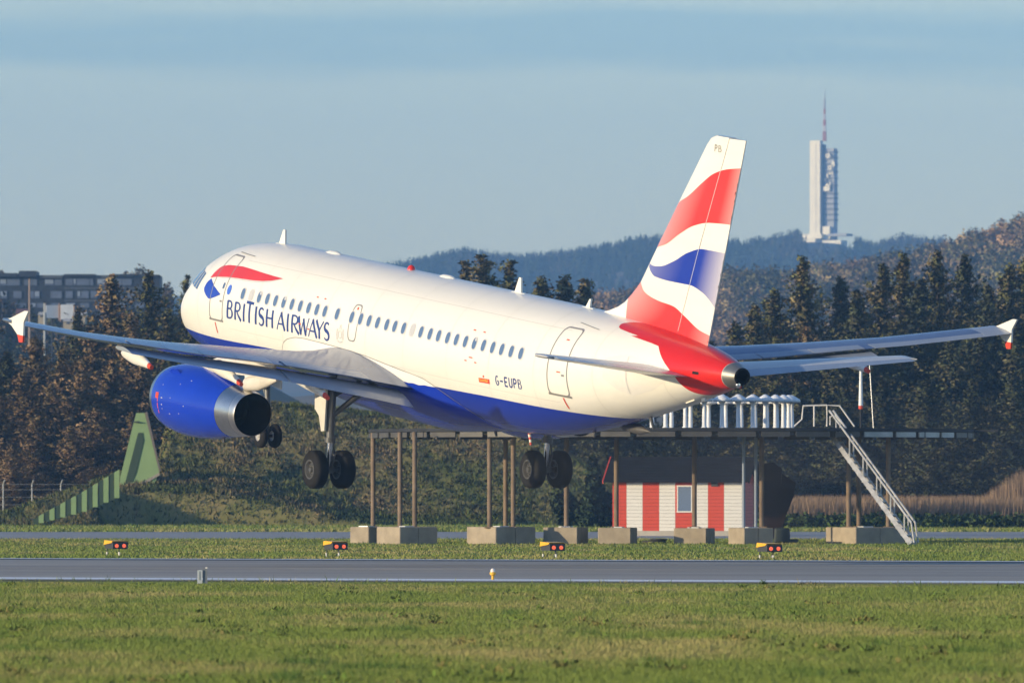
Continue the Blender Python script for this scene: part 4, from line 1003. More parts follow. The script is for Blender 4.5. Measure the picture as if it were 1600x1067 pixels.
# dark bushes left of the hut
def bush(u, d, w, h, tone, label, seed, name='bush'):
    r = np.random.default_rng(seed); n = 3200; q = r.normal(size=(n, 3)); q /= np.linalg.norm(q, axis=1)[:, None]; q[:, 2] = np.abs(q[:, 2]); lob = 1 + .25 * np.sin(q[:, 0] * 5 + seed) + .2 * np.sin(q[:, 2] * 7 + seed * 2)
    P = q * np.array([w, w * .8, h]) * (lob * (.55 + .45 * r.random(n) ** .5))[:, None]
    V, cl = tri_cloud(P, .22, r, np.tile(np.array(tone), (n, 1)) * (.6 + .8 * r.random((n, 1))))
    o = empty(name, (float((u - 800) / F * d), d, 0), label, 'bush'); m = MB(); m.tube([(0, 0, 0), (.1, 0, h * .5)], [.06, .03], 6); m.build('stem', BARK, o)
    obj('foliage', new_mesh('foliage', V, np.arange(len(V)).reshape(-1, 3), LEAFS, colors=cl, normals=leaf_normals(q, r, .5)), o)
bush(935, 610, 1.5, 3.6, (.035, .055, .026), 'tall dark green bush standing just left of the striped hut', 3)
bush(905, 625, 1.6, 2.6, (.055, .075, .030), 'lower green bush between the right main wheels and the dark bush', 5)
bush(1010, 612, 2.2, 4.6, (.040, .050, .026), 'large dark bush behind the roof of the striped hut', 7)
bush(1090, 615, 2.4, 4.8, (.045, .050, .028), 'wide dark bush behind the right half of the hut roof', 8)

# ------------------------------------------------------------------ far hills with woods
def ridge(us, vs, d, depth, name, m, base_v, left=-900, right=2500):
    """hill body as a heightfield whose skyline follows rows vs at columns us"""
    xs = (np.linspace(left, right, 160) - 800) / F * d; top = np.interp(np.linspace(left, right, 160), us, H + (V0 - np.array(vs)) * d / F)
    ny = 18; V = []
    for j in range(ny):
        t = j / (ny - 1); y = d - depth * (1 - t); s = t * t * (3 - 2 * t)
        for x, z in zip(xs, top): V.append((x, y, z * s + (fbm(np.array([x * .02]), np.array([y * .02]), 5)[0] - .5) * depth * .004 * s - 1 * (1 - s)))
    for j in range(3):
        for x, z in zip(xs, top): V.append((x, d + depth * .6 * (j + 1) / 3, z * (1 - (j + 1) / 3) - 1))
    n = len(xs); R_ = ny + 3; f = np.array([(j * n + i, j * n + i + 1, (j + 1) * n + i + 1, (j + 1) * n + i) for j in range(R_ - 1) for i in range(n - 1)])
    obj(name, new_mesh(name, V, f, m, None, True), kind='structure')
    return lambda u, t: ((u - 800) / F * d, d - depth * (1 - t), float(np.interp(u, us, H + (V0 - np.array(vs)) * d / F)) * t * t * (3 - 2 * t))
HILL = mat('hill_soil', (.08, .078, .045), .95, rgb2=(.16, .12, .07), scale=.02)
def low_conifer(r):
    P = []; N = []
    for i in range(11):
        h = .10 + .88 * i / 10; R_ = (.30 * (1 - h) ** .85 + .012) * r.uniform(.8, 1.2)
        for k in range(7 if i < 7 else 4):
            a = r.uniform(0, 6.28); z = h + r.normal(0, .02); q = np.array(((0, 0, z + .08), (math.cos(a) * R_, math.sin(a) * R_, z - .05), (math.cos(a + .8) * R_ * .8, math.sin(a + .8) * R_ * .8, z - .02)))
            P.append(q); N.append((math.cos(a + .4), math.sin(a + .4), .4))
    return np.array(P).reshape(-1, 3), leaf_normals(np.array(N), r, .3)
def low_broad(r, n=180):
    D = r.normal(size=(n, 3)); D /= np.linalg.norm(D, axis=1)[:, None]; lob = 1 + .22 * np.sin(D[:, 0] * 6) + .2 * np.sin(D[:, 2] * 7 + 1)
    P = D * np.array([.34, .34, .38]) * (lob * (.5 + .5 * r.random(n) ** .5))[:, None] + np.array([0, 0, .58])
    V, _ = tri_cloud(P, .078, r, np.zeros((n, 3))); m = MB(); m.tube([(0, 0, 0), (0, 0, .5)], [.03, .02], 3, cap=False)
    tv = np.array(m.v); tt = []; tn = []
    for q in m.f:
        tt += [tv[q[0]], tv[q[1]], tv[q[2]], tv[q[0]], tv[q[2]], tv[q[3]]]; tn += [(tv[q[0]] * np.array([1, 1, 0]))] * 6
    return np.concatenate([V, np.array(tt)]), np.concatenate([leaf_normals(D + np.array([0, 0, .3]), r, .2), np.array(tn)])
def wood(name, surf, n, u0, u1, t0, hmin, hmax, protos, tones, seed, wid=1.0):
    r = np.random.default_rng(seed); Vs = []; Cs = []; Ns = []
    for i in range(n):
        u = r.uniform(u0, u1); t = t0 + (1 - t0) * r.random() ** .8; p = surf(u, t)
        if name == 'far_wood' and abs(u - 1287) < 46 and t > .80: continue
        pat = fbm(np.array([u * .012]), np.array([t * 6.0]), seed)[0]
        s = (hmin + (hmax - hmin) * r.random()) * (.7 + .7 * pat); q, qn = protos[int(r.integers(len(protos)))]; a = r.uniform(0, 6.28); c, s_ = math.cos(a), math.sin(a)
        w = s * wid * r.uniform(.75, 1.3); rot = lambda A: np.stack([A[:, 0] * c - A[:, 1] * s_, A[:, 0] * s_ + A[:, 1] * c, A[:, 2]], 1)
        Vs.append(rot(q) * np.array([w, w, s]) + np.array(p) - np.array([0, 0, .6])); Ns.append(rot(qn))
        k = min(len(tones) - 1, max(0, int((pat - .28) / .4 * len(tones) + r.normal(0, .6))))
        Cs.append(np.tile(np.array(tones[k]) * (.6 + .8 * r.random()), (len(q), 1)))
    V = np.concatenate(Vs); obj(name, new_mesh(name, V, np.arange(len(V)).reshape(-1, 3), LEAFS, colors=np.concatenate(Cs), normals=np.concatenate(Ns)), kind='stuff')
rr = np.random.default_rng(21)
CON = [low_conifer(rr) for _ in range(4)]; BRD = [low_broad(rr) for _ in range(4)]
FU = [-900, 0, 250, 420, 560, 620, 660, 700, 730, 770, 800, 850, 900, 950, 1000, 1040, 1150, 1200, 1250, 1300, 1350, 1400, 1450, 1480, 1560, 1700, 2500]
FV = [570, 512, 490, 474, 452, 432, 421, 412, 411, 417, 422, 420, 411, 399, 391, 392, 396, 393, 384, 382, 398, 396, 396, 408, 424, 434, 474]
far = ridge(FU, FV, 5600, 1500, 'far_hill', HILL, 600)
wood('far_wood', far, 7600, 230, 1620, .50, 5.0, 9.5, CON + CON + BRD[:1], [(.045, .062, .032), (.060, .074, .038), (.085, .078, .048)], 31, 1.25)
BU = [-900, 700, 900, 1000, 1130, 1200, 1250, 1300, 1350, 1420, 1460, 1500, 1560, 1600, 1700, 2500]
BV = [740, 600, 500, 482, 462, 462, 458, 446, 440, 432, 420, 402, 385, 372, 350, 320]
near = ridge(BU, BV, 2500, 620, 'brown_hill', HILL, 600)
wood('bare_wood', near, 3000, 900, 1960, .50, 3.5, 7.0, BRD, [(.38, .25, .13), (.44, .28, .15), (.38, .29, .13), (.30, .22, .125), (.19, .18, .075)], 32, 1.05)
LU = [-900, -100, 60, 150, 250, 330, 420, 600, 2500]; LV = [470, 500, 512, 516, 525, 540, 600, 700, 760]
lrise = ridge(LU, LV, 1480, 380, 'low_rise', HILL, 600)
wood('scrub_wood', lrise, 420, -80, 380, .50, 2.5, 5.5, BRD, [(.080, .085, .040), (.120, .090, .060), (.060, .070, .036)], 33)
#@@BG_END

# ------------------------------------------------------------------ approach-angle light units beyond the runway
YEL = mat('signal_yellow', (.78, .42, .02), .5, var=.08, scale=6); DKG = mat('unit_dark_grey', (.045, .047, .05), .55); WPOST = mat('white_stub', (.75, .74, .70), .6); LAMP = mat('red_lamp', (.5, .06, .03), .3, emit=((1.0, .16, .07), .7))
heading = math.radians(-60.45)                 # local x = aft of the jet, i.e. towards the approach
for u, vb, lab in ((181, 868.2, 'first from the left'), (524, 869.5, 'second from the left'), (863, 871.5, 'third, below the wheels'), (1202, 873.5, 'rightmost')):
    d = gd(vb); o = empty('approach_light', ((u - 800) / F * d, d, 0), 'yellow-topped black landing light unit with two red lamps, ' + lab, 'runway light', 'approach light units along the runway', heading)
    m = MB(); m.box((0, 0, .36), (.62, .56, .20)); m.box((.33, 0, .37), (.06, .60, .24)); m.build('housing', DKG, o)
    m = MB(); m.prism([(-.34, .40), (.26, .463), (.34, .53), (-.30, .56)], -.31, .31); m.build('cover', YEL, o)
    for y in (-.15, .14):
        m = MB(); m.lathe([(.0, .070), (.03, .066), (.04, .0)], 'x', 16, (.36, y, .36)); m.build('lamp', LAMP, o, True)
    for x, y in ((-.22, -.24), (-.22, .24), (.26, .0)):
        m = MB(); m.tube([(x, y, .0), (x, y, .14)], .030, 8); m.tube([(x, y, .14), (x, y, .262)], .014, 8, 1); m.build('leg', [WPOST, DKG], o)

# marker post pair and runway edge light on the near verge
GPOST = mat('marker_grey', (.42, .47, .50), .5, var=.06, scale=4)
d = gd(911.5); x = (316 - 800) / F * d
o = empty('marker_post', (x - .06, d, 0), 'short grey marker post at the near runway edge, with a narrow slot', 'marker post')
m = MB(); m.box((0, 0, .17), (.125, .05, .34)); m.build('plate', GPOST, o); m = MB(); m.box((0, -.028, .20), (.03, .006, .22)); m.build('slot', mat('marker_slot', (.2,.24,.27), .6), o)
o = empty('marker_post', (x + .07, d + .06, 0), 'slightly taller dark grey marker post beside the slotted one', 'marker post')
m = MB(); m.box((0, 0, .19), (.11, .09, .38)); m.build('plate', mat('marker_dark', (.16,.18,.20), .5), o); m = MB(); m.box((.03, 0, .395), (.05, .095, .03)); m.build('cap', WPOST, o)
d = gd(906); o = empty('edge_light', ((770 - 800) / F * d, d, 0), 'small runway edge light with yellow base and white lens in the grass', 'runway light')
m = MB(); m.tube([(0, 0, 0), (0, 0, .12)], .035, 10); m.lathe([(.12,.05),(.15,.08),(.2,.08),(.22,.05)], 'z', 14); m.build('stem', YEL, o, True)
m = MB(); m.lathe([(.2,.065),(.26,.06),(.30,.035),(.31,0)], 'z', 14); m.build('lens', mat('lens_clear', (.8,.72,.62), .15, coat=.5), o, True)

# ------------------------------------------------------------------ antenna platform on posts
DZ = 4.97; PCX, PCY, PR = 7.02, 440.0, 13.35
DSTEEL = mat('platform_dark_steel', (.035, .038, .045), .8, spec=.2, var=.2, scale=.8); LPANEL = mat('platform_panel', (.075, .07, .062), .5, var=.3, scale=1.0); LPANELW = mat('platform_panel_white', (.52, .51, .48), .5, var=.2, scale=1.0); RPOST = mat('post_weathered', (.20, .145, .10), .8, var=.25, scale=1.5); GALV = mat('galvanised', (.62, .63, .64), .42, metal=.35, var=.12, scale=5)
PF = empty('antenna_platform', (PCX, PCY, 0), 'wide round dark antenna platform raised on weathered posts behind the runway', 'platform')
m = MB(); n = 48; th = np.arange(n) * 2 * math.pi / n
m.lathe([(DZ - .10, 0.01), (DZ - .10, PR), (DZ + .04, PR), (DZ + .04, 0.01)], 'z', n); m.build('deck', DSTEEL, PF)
m = MB(); 
for k in range(-3, 4): m.box((k * 3.6, 0, DZ - .24), (.16, 2 * math.sqrt(PR**2 - (k * 3.6)**2) - .2, .26))
m.build('floor_beam', DSTEEL, PF)
for k in range(n):
    a = th[k] + math.pi / n; L = 2 * PR * math.sin(math.pi / n) - (.10 if k % 2 else .45)
    m = MB(); m.box((math.cos(a) * (PR - .06), math.sin(a) * (PR - .06), DZ - .235), (.06, L, .22), rotz(a)); m.build('rim_panel', LPANELW if abs(a - 5.65) < .3 else LPANEL, PF)
for u, d in ((583, 438), (625, 433), (648, 431), (765, 430), (790, 437), (802, 431), (885, 432), (963, 432), (1085, 433), (1190, 433), (1326, 432), (1342, 438), (1388, 432)):
    x = (u - 800) / F * d - PCX; y = d - PCY; m = MB(); m.tube([(x, y, .72), (x, y, DZ - .12)], [.105, .105], 10); m.box((x, y, .74), (.44, .44, .06)); m.build('post', RPOST, PF, True)
for u, d in ((1162, 430), (1181, 431)):
    x = (u - 800) / F * d - PCX; y = d - PCY; m = MB(); m.tube([(x, y, .72), (x, y, DZ - .12)], .07, 10); m.build('conduit', mat('conduit_blue_grey', (.22,.27,.36), .5), PF, True)
# outrigger beam on the right
m = MB(); m.box((PR + .2, -1.2, DZ - .02), (1.6, .14, .10)); m.build('outrigger', DSTEEL, PF)

CONC = mat('concrete_block', (.34, .285, .21), .9, var=.18, scale=1.6, bump=.2)
def block(u, w, h, beta, d, lab, s2=None):
    o = empty('concrete_block', ((u - 800) / F * d, d, 0), lab, 'concrete block', 'concrete footing blocks of the platform', math.radians(beta))
    s2 = s2 or w; e = .03
    m = MB(); m.box((-w / 4 - .004, 0, h / 2), (w / 2 - .008, s2, h)); m.box((w / 4 + .004, 0, h / 2), (w / 2 - .008, s2, h)); ob = m.build('body', CONC, o)
    b = ob.modifiers.new('edge', 'BEVEL'); b.width = .03; b.segments = 1
    m = MB(); m.box((0, 0, h + .02), (.5, .5, .04)); m.build('base_plate', GALV, o)
block(573, 1.05, .74, 52, 437, 'small pale block at the far left end of the footing row')
block(636, 1.92, .76, 32, 431, 'long block with dark right face, second from the left in the footing row')
block(783, 2.14, .76, 36, 431, 'large block below the belly, between the two main gears, footing three posts')
block(884, 1.55, .74, 72, 432, 'mostly sunlit block under the right main wheels')
block(965, 1.45, .72, 78, 432, 'sunlit block standing in front of the red hut corner')
block(1085, 1.46, .70, 74, 433, 'sunlit block in front of the hut window')
block(1173, 1.44, .72, 27, 430, 'dark-faced block in front of the right hut corner')
block(1352, 2.5, .74, 29.5, 432, 'largest dark-faced block at the foot of the stairs')

MUSH = mat('radome_white', (.78, .80, .82), .4, var=.04, scale=3)
RCX, RCY, RR = (998 - 800) / F * 440, 440.0, 6.75
for k in range(48):
    a = k * 2 * math.pi / 48 + .03
    if math.cos(a) < .08: continue
    o = empty('mushroom_antenna', (RCX + RR * math.cos(a), RCY + RR * math.sin(a), DZ + .04), 'white mushroom antenna, %s from right on the %s side of the platform ring' % (ORD[k if k < 24 else 47 - k], 'far' if k < 24 else 'near'), 'antenna', 'ring of mushroom antennas on the platform')
    if k == 0: pass
    if 'MUSH_ME' not in globals():
        m = MB(); m.lathe([(0,.16),(.04,.16),(.09,.10),(.95,.085),(1.08,.09),(1.16,.15),(1.18,.15)], 'z', 12); MUSH_ME = m.mesh('column', MUSH); MUSH_ME.polygons.foreach_set('use_smooth', [True] * len(MUSH_ME.polygons))
        m = MB(); m.lathe([(1.17,.02),(1.17,.36),(1.24,.39),(1.32,.36),(1.44,.16),(1.50,.07),(1.51,0)], 'z', 16); CAP_ME = m.mesh('cap', MUSH); CAP_ME.polygons.foreach_set('use_smooth', [True] * len(CAP_ME.polygons))
    obj('column', MUSH_ME, o); obj('cap', CAP_ME, o)

# handrail on the deck, whip mast, stairs
def P3(u, v, d): return at(u, v, d)
o = empty('handrail', (0, 0, 0), 'white bent-tube handrail at the head of the platform stairs', 'railing'); b0 = P3(1290, 664, 432); o.location = Vector((b0[0], b0[1], DZ + .04))
q = lambda u, v: P3(u, v, 432) - np.array([b0[0], b0[1], DZ + .04])
RAILW = mat('rail_white', (.72, .70, .66), .45)
for pts in ([(1241, 666), (1253, 655), (1255, 634), (1292, 633)], [(1272, 666), (1272, 634)], [(1292, 666), (1292, 633), (1312, 634), (1322, 648), (1335, 666)], [(1297, 664), (1297, 651), (1305, 649), (1315, 662)]):
    m = MB(); m.tube([q(*p) for p in pts], .035, 8); m.build('rail', RAILW, o)
o = empty('whip_mast', (P3(1345, 664, 434)[0], 434, DZ + .04), 'tall white whip mast with red base collar on the platform', 'mast')
m = MB(); m.tube([(0, 0, 0), (0, 0, .85)], .05, 10); m.build('base_pole', DSTEEL, o); m = MB(); m.tube([(0, 0, .85), (0, 0, 1.0)], .10, 12); m.build('collar', P_MARK, o); m = MB(); m.tube([(0, 0, 1.0), (0, 0, 1.5), (0, 0, 2.95)], [.10, .085, .045], 12); m.build('whip', MUSH, o, True)
m = MB(); m.tube([(.55, 0, 0), (.38, 0, 2.8)], .022, 6); m.build('stay_rod', GALV, o)

ST = empty('stairs', (0, 0, 0), 'slanting silver aluminium stairs leading down from the platform, right end', 'stairs'); ST.location = Vector((P3(1410, 850, 424)[0], 424, 0))
A = P3(1296, 676, 430) - np.array(ST.location); B = P3(1424, 849, 422) - np.array(ST.location); B[2] = .02; dirv = B - A; sidev = np.array([.25, 1.0, 0]); sidev = sidev / np.linalg.norm(sidev) * .8
SGREY = mat('stair_aluminium', (.46, .46, .45), .5, metal=.2, var=.25, scale=2.5)
for sg in (0, 1):
    m = MB(); p0, p1 = A + sidev * sg, B + sidev * sg; m.tube([p0, p1], .14, 4); m.build('stringer', SGREY, ST)
    m = MB(); m.tube([p0 + np.array([0, 0, .95]), p1 + np.array([0, 0, .95]), p1 + np.array([.12, 0, .1])], .045, 8); m.build('handrail', SGREY, ST)
    for k in range(6):
        m = MB(); t = (k + .5) / 6; p = p0 + dirv * t; m.tube([p, p + np.array([0, 0, .95])], .032, 6); m.build('baluster', SGREY, ST)
for k in range(17):
    t = (k + .5) / 17; p = A + dirv * t + sidev / 2; m = MB(); m.box(p, (.30, .80, .06), rotz(math.atan2(sidev[1], sidev[0]) - math.pi / 2)); m.build('tread', SGREY, ST)

# ------------------------------------------------------------------ red and white striped hut
HD = 512.0
HUT = empty('striped_hut', ((1058 - 800) / F * HD, HD, 0), 'small hut with red and white vertical stripes and dark pitched roof', 'hut', None, math.radians(-11))
HW = mat('hut_white_board', (.74, .72, .66), .6, var=.06, scale=2, stretch=(.6, 1, 8), bump=.15); HR = mat('hut_red_board', (.58, .060, .030), .6, var=.08, scale=2, stretch=(.6, 1, 8), bump=.15); SLATE = mat('hut_roof_dark', (.014, .015, .018), .9, spec=.1, var=.2, scale=1.2)
W2, DP, HT = 3.38, 3.6, 2.95
m = MB(); m.box((0, DP / 2, .13), (2 * W2 + .04, DP + .04, .26)); m.build('foundation', mat('hut_concrete', (.42, .39, .33), .85, var=.1, scale=2), HUT)
edges = [((a - 1058) * .0334, (b - 1058) * .0334, c) for a, b, c in ((957, 979, 'r'), (979, 1004, 'w'), (1004, 1030, 'r'), (1030, 1055, 'w'), (1055, 1081, 'r'), (1081, 1106, 'w'), (1106, 1131, 'r'), (1131, 1159, 'w'))]
WX0, WX1 = edges[4][0] + .13, edges[4][1] + .0
nb = 15; bh = (HT - .26) / nb
bm_cache = {}
for a, b, c in edges:
    for i in range(nb):
        z0 = .26 + i * bh
        if c == 'r' and abs(a - edges[4][0]) < .01 and 1.25 < z0 + bh / 2 < 2.55:      # boards beside the window only
            segs = [(a, WX0)]
        else: segs = [(a, b)]
        for s0, s1 in segs:
            m = MB(); m.box(((s0 + s1) / 2, .035, z0 + bh / 2), (s1 - s0 - .006, .05, bh - .012), rotx(math.radians(4))); m.build('wall_board', HR if c == 'r' else HW, HUT)
for i in range(nb):
    z0 = .26 + i * bh; m = MB(); m.box((W2 - .03, DP / 2, z0 + bh / 2), (.05, DP - .08, bh - .012), roty(math.radians(-4))); m.build('wall_board', HR, HUT)
m = MB(); m.box((0, DP / 2 + .05, HT / 2 + .1), (2 * W2 - .14, DP - .2, HT - .3)); m.build('inner_wall', SLATE, HUT)
WXC = (WX0 + WX1) / 2; m = MB(); m.box((WXC, -.01, 1.90), (WX1 - WX0, .06, 1.30)); wd = m.build('window', P_GLASS, HUT); m = MB()
for q in ((WXC, 2.56, WX1 - WX0 + .1, .07), (WXC, 1.24, WX1 - WX0 + .1, .07), (WX0, 1.9, .06, 1.25), (WX1, 1.9, .06, 1.25)): m.box((q[0], -.03, q[1]), (q[2], .06, q[3]))
m.build('window_frame', HW, wd)
m = MB(); m.box((1.95, -.02, 2.65), (.34, .12, .22)); m.build('wall_lamp', DKG, HUT)
ridge_z, eave = 3.98, .42
for sg in (-1, 1):
    ang = math.atan2(ridge_z - HT, DP / 2); L = (DP / 2 + eave) / math.cos(ang); nt = 9
    for i in range(nt):
        t = (i + .5) / nt; yy = DP / 2 + sg * (DP / 2 + eave) * t; zz = ridge_z - (DP / 2 + eave) * t * math.tan(ang) + .06
        m = MB(); m.box((0, yy, zz), (2 * W2 + .8, L / nt + .05, .045), rotx(-sg * (ang - .035))); m.build('roof_course', SLATE, HUT)
for sx in (-1, 1):
    m = MB(); xx = sx * (W2 + .42); m.prism([(-eave, HT - .26), (DP / 2, ridge_z - .06), (DP + eave, HT - .26), (DP + eave, HT - .12), (DP / 2, ridge_z + .10), (-eave, HT - .12)], xx - .03, xx + .03, 'x'); m.build('barge_board', HR if sx < 0 else SLATE, HUT)
    m = MB(); xx = sx * (W2 - .02); m.prism([(0, HT - .02), (DP, HT - .02), (DP / 2, ridge_z - .02)], xx - .025, xx + .025, 'x'); m.build('gable', HR, HUT)

# dark V-shaped leaning panels, dark cabinet and pipe coil beside the hut
MAR = mat('dark_maroon_panel', (.022, .013, .014), .9, spec=.1, var=.2, scale=2)
D2 = 452.0; b0 = P3(1206, 840, D2); o = empty('leaning_panel', (b0[0], D2, 0), 'dark maroon upright panel leaning left, beside the right end of the hut', 'panel')
def uvpoly(m, pts, d, t, base): 
    m.prism([tuple((P3(u, v, d) - base)[[0, 2]]) for u, v in pts], -t, t)
bb = np.array([b0[0], D2, 0]); m = MB(); uvpoly(m, [(1190, 826), (1186, 760), (1194, 724), (1208, 722), (1222, 732), (1216, 800), (1206, 842)], D2, .06, bb); m.build('panel_face', MAR, o)
m = MB(); m.tube([(-.4, .12, 0), (-.3, .12, 3.0)], .06, 8); m.build('support', DSTEEL, o)
b0 = P3(1222, 838, D2 + 1); o = empty('leaning_panel', (b0[0], D2 + 1, 0), 'dark maroon panel leaning out to the right over the road', 'panel'); bb = np.array([b0[0], D2 + 1, 0])
m = MB(); uvpoly(m, [(1206, 842), (1216, 790), (1222, 740), (1234, 748), (1244, 754), (1240, 775), (1222, 822), (1214, 842)], D2 + 1, .06, bb); m.build('panel_face', MAR, o)
m = MB(); m.tube([(-.1, .15, 0), (.35, .15, 2.3)], .05, 8); m.build('support', DSTEEL, o)
d = gd(849); o = empty('cabinet', ((1222 - 800) / F * d, d, 0), 'low dark green rounded cabinet on the grass right of the panels', 'cabinet')
m = MB(); m.box((0, 0, .36), (.72, .6, .66), taper=.9); b = m.build('body', mat('cabinet_dark', (.03, .045, .045), .6), o); bv = b.modifiers.new('edge', 'BEVEL'); bv.width = .08; bv.segments = 3
m = MB(); m.box((.5, .05, .1), (.42, .4, .2)); m.build('foot', MATS['cabinet_dark'], o)
d = gd(848); o = empty('pipe_coil', ((1022 - 800) / F * d, d, 0), 'flat dark coil of pipe lying before the hut foundation', 'coil')
m = MB(); m.lathe([(.06 + .05 * math.sin(t), .48 + .07 * math.cos(t)) for t in np.linspace(0, 6.28, 9)], 'z', 20); m.lathe([(.15 + .04 * math.sin(t), .34 + .06 * math.cos(t)) for t in np.linspace(0, 6.28, 9)], 'z', 20, (.2, 0, 0)); m.build('loop', mat('coil_dark', (.05, .05, .05), .6), o, True)

# ------------------------------------------------------------------ green blast gate, stepped green boards, fence
GD_ = 656.0; GRN = mat('gate_green', (.235, .35, .145), .6, var=.07, scale=.8); GRD = mat('gate_green_dark', (.030, .058, .028), .7)
b0 = P3(216, 770, GD_); GT = empty('green_gate', (b0[0], GD_, max(0, b0[2] - .6)), 'tall light green slanting steel gate wall with a long dark slot', 'gate'); bb = np.array([b0[0], GD_, max(0, b0[2] - .6)])
m = MB(); uvpoly(m, [(184, 790), (188, 745), (207, 668), (213, 645), (226, 645), (229, 655), (249, 737), (240, 760)], GD_, .12, bb); m.build('gate_plate', GRN, GT)
m = MB(); m.prism([tuple((P3(u, v, GD_) - bb)[[0, 2]]) for u, v in [(195, 757), (216, 676), (223, 676), (225, 688), (213, 738), (207, 752)]], -.16, -.121); m.build('slot', GRD, GT)
m = MB(); m.prism([tuple((P3(u, v, GD_) - bb)[[0, 2]]) for u, v in [(226, 645), (230, 643), (251, 735), (249, 738)]], -.14, .4); m.build('edge_plate', mat('gate_edge', (.16,.13,.10), .7), GT)
m = MB(); m.box(P3(213, 659, GD_) - bb + np.array([0, -.25, 0]), (.42, .2, .06)); m.build('lamp_bracket', DKG, GT)
m = MB(); m.prism([tuple((P3(u, v, GD_) - bb)[[0, 2]]) for u, v in [(189, 772), (249, 738), (250, 742), (190, 777)]], -.2, -.125); m.build('kerb_strip', mat('gate_kerb', (.30,.27,.22), .8), GT)
SW = empty('stepped_wall', (P3(120, 800, 642.5)[0], 642.5, 0), 'row of stepped dark and light green boards climbing to the gate', 'retaining wall'); bs = np.array([P3(120, 800, 642.5)[0], 642.5, 0])
us = np.linspace(52, 187, 17)
for i in range(16):
    u0, u1 = us[i], us[i + 1]; vt = np.interp((u0 + u1) / 2, [52, 130, 187], [811, 768, 733]); vb = np.interp((u0 + u1) / 2, [52, 130, 187], [820, 800, 776])
    a = P3(u0, vt, 642.5) - bs; b = P3(u1, vb, 642.5) - bs
    m = MB(); m.prism([(a[0], b[2]), (b[0] - .02, b[2]), (b[0] - .02, a[2] + .1), (a[0], a[2] - .08)], -.06 - .05 * (i % 2), .06); m.build('board', GRN if i % 2 else GRD, SW)
FN = empty('wire_fence', (P3(50, 820, 668)[0], 668, 0), 'thin wire fence with pale posts before the left wood', 'fence'); bf = P3(50, 820, 668)[0]
PALE = mat('fence_post_pale', (.42, .44, .44), .6)
for u in (-40, 5, 50, 95, 140):
    x = P3(u, 800, 668)[0] - bf; m = MB(); m.tube([(x, 0, 0), (x, 0, 2.75), (x + .12, -.25, 3.05)], .045, 6); m.build('post', PALE, FN)
for z in (.4, .9, 1.4, 1.9, 2.4, 2.75):
    m = MB(); m.tube([(P3(-60, 0, 668)[0] - bf, 0, z), (P3(150, 0, 668)[0] - bf, 0, z)], .008, 4); m.build('wire', PALE, FN)

# ------------------------------------------------------------------ dark flats, signs and houses on the left rise
BD_ = 1440.0; CLAD = mat('flats_dark_cladding', (.014, .020, .034), .6, var=.15, scale=.3); CLAD2 = mat('flats_grey_cladding', (.06, .07, .085), .6); BWIN = mat('flats_window', (.075, .10, .17), .15, spec=.8, var=.3, scale=.4); BWB = mat('flats_blind', (.22, .27, .36), .4)
b0 = P3(110, 500, BD_); FL = empty('apartment_block', (b0[0], BD_, b0[2] - 2), 'long dark block of flats with rows of pale windows on the left hill', 'building'); bb = np.array([b0[0], BD_, b0[2] - 2])
def brect(name, u0, u1, v0, v1, y0, y1, m_, parent):
    a = P3(u0, v1, BD_) - bb; b = P3(u1, v0, BD_) - bb; m = MB(); m.box(((a[0] + b[0]) / 2, (y0 + y1) / 2, (a[2] + b[2]) / 2), (b[0] - a[0], y1 - y0, b[2] - a[2])); return m.build(name, m_, parent)
brect('wall', -70, 100, 430, 540, 0, 10, CLAD, FL); brect('wall', 100.3, 250, 430.4, 545, -.6, 10, CLAD, FL)
for u0, u1, v0 in ((-60, 28, 427), (30, 57, 423.5), (100, 149, 428.6), (172, 208, 428.5), (218, 249, 429.5)): brect('roof_edge', u0, u1, v0, 432.5, -1.2, 9, CLAD, FL)
for u0, u1 in ((62, 98), (150, 171)): brect('roof_panel', u0, u1, 430.2, 435, -.75, 0, CLAD2, FL)
rows_ = [(436, 446, [(-40, -12), (0, 10), (11, 31), (38, 58), (70, 84), (85, 97), (103, 114), (115, 119), (120, 140), (141, 146), (152, 168), (177, 190), (191, 206), (222, 236)]),
         (455, 466, [(-30, -8), (0, 11), (21, 34), (46, 53), (54, 62), (79, 97), (103, 114), (121, 126), (127, 139), (142, 152), (160, 172), (183, 192), (200, 212), (222, 234)]),
         (473.5, 481, [(-35, -5), (0, 7), (8, 17), (23, 41), (48, 56), (57, 69), (80, 95), (103, 118), (126, 140), (150, 165), (178, 196), (210, 226)])]
for v0, v1, lst in rows_:
    for i, (a, b) in enumerate(lst):
        y = -.75 if a > 100 else -.15; w_ = brect('window', a, b, v0, v1, y, y + .3, BWIN, FL)
        if i % 3 == 1: brect('blind', a + .6, b - .6, v0 + .4, v0 + (v1 - v0) * .7, y - .05, y - .01, BWB, w_)
for v in (450.5, 470): brect('floor_band', 101, 249, v - 1.2, v + 1.2, -.75, -.61, CLAD2, FL)
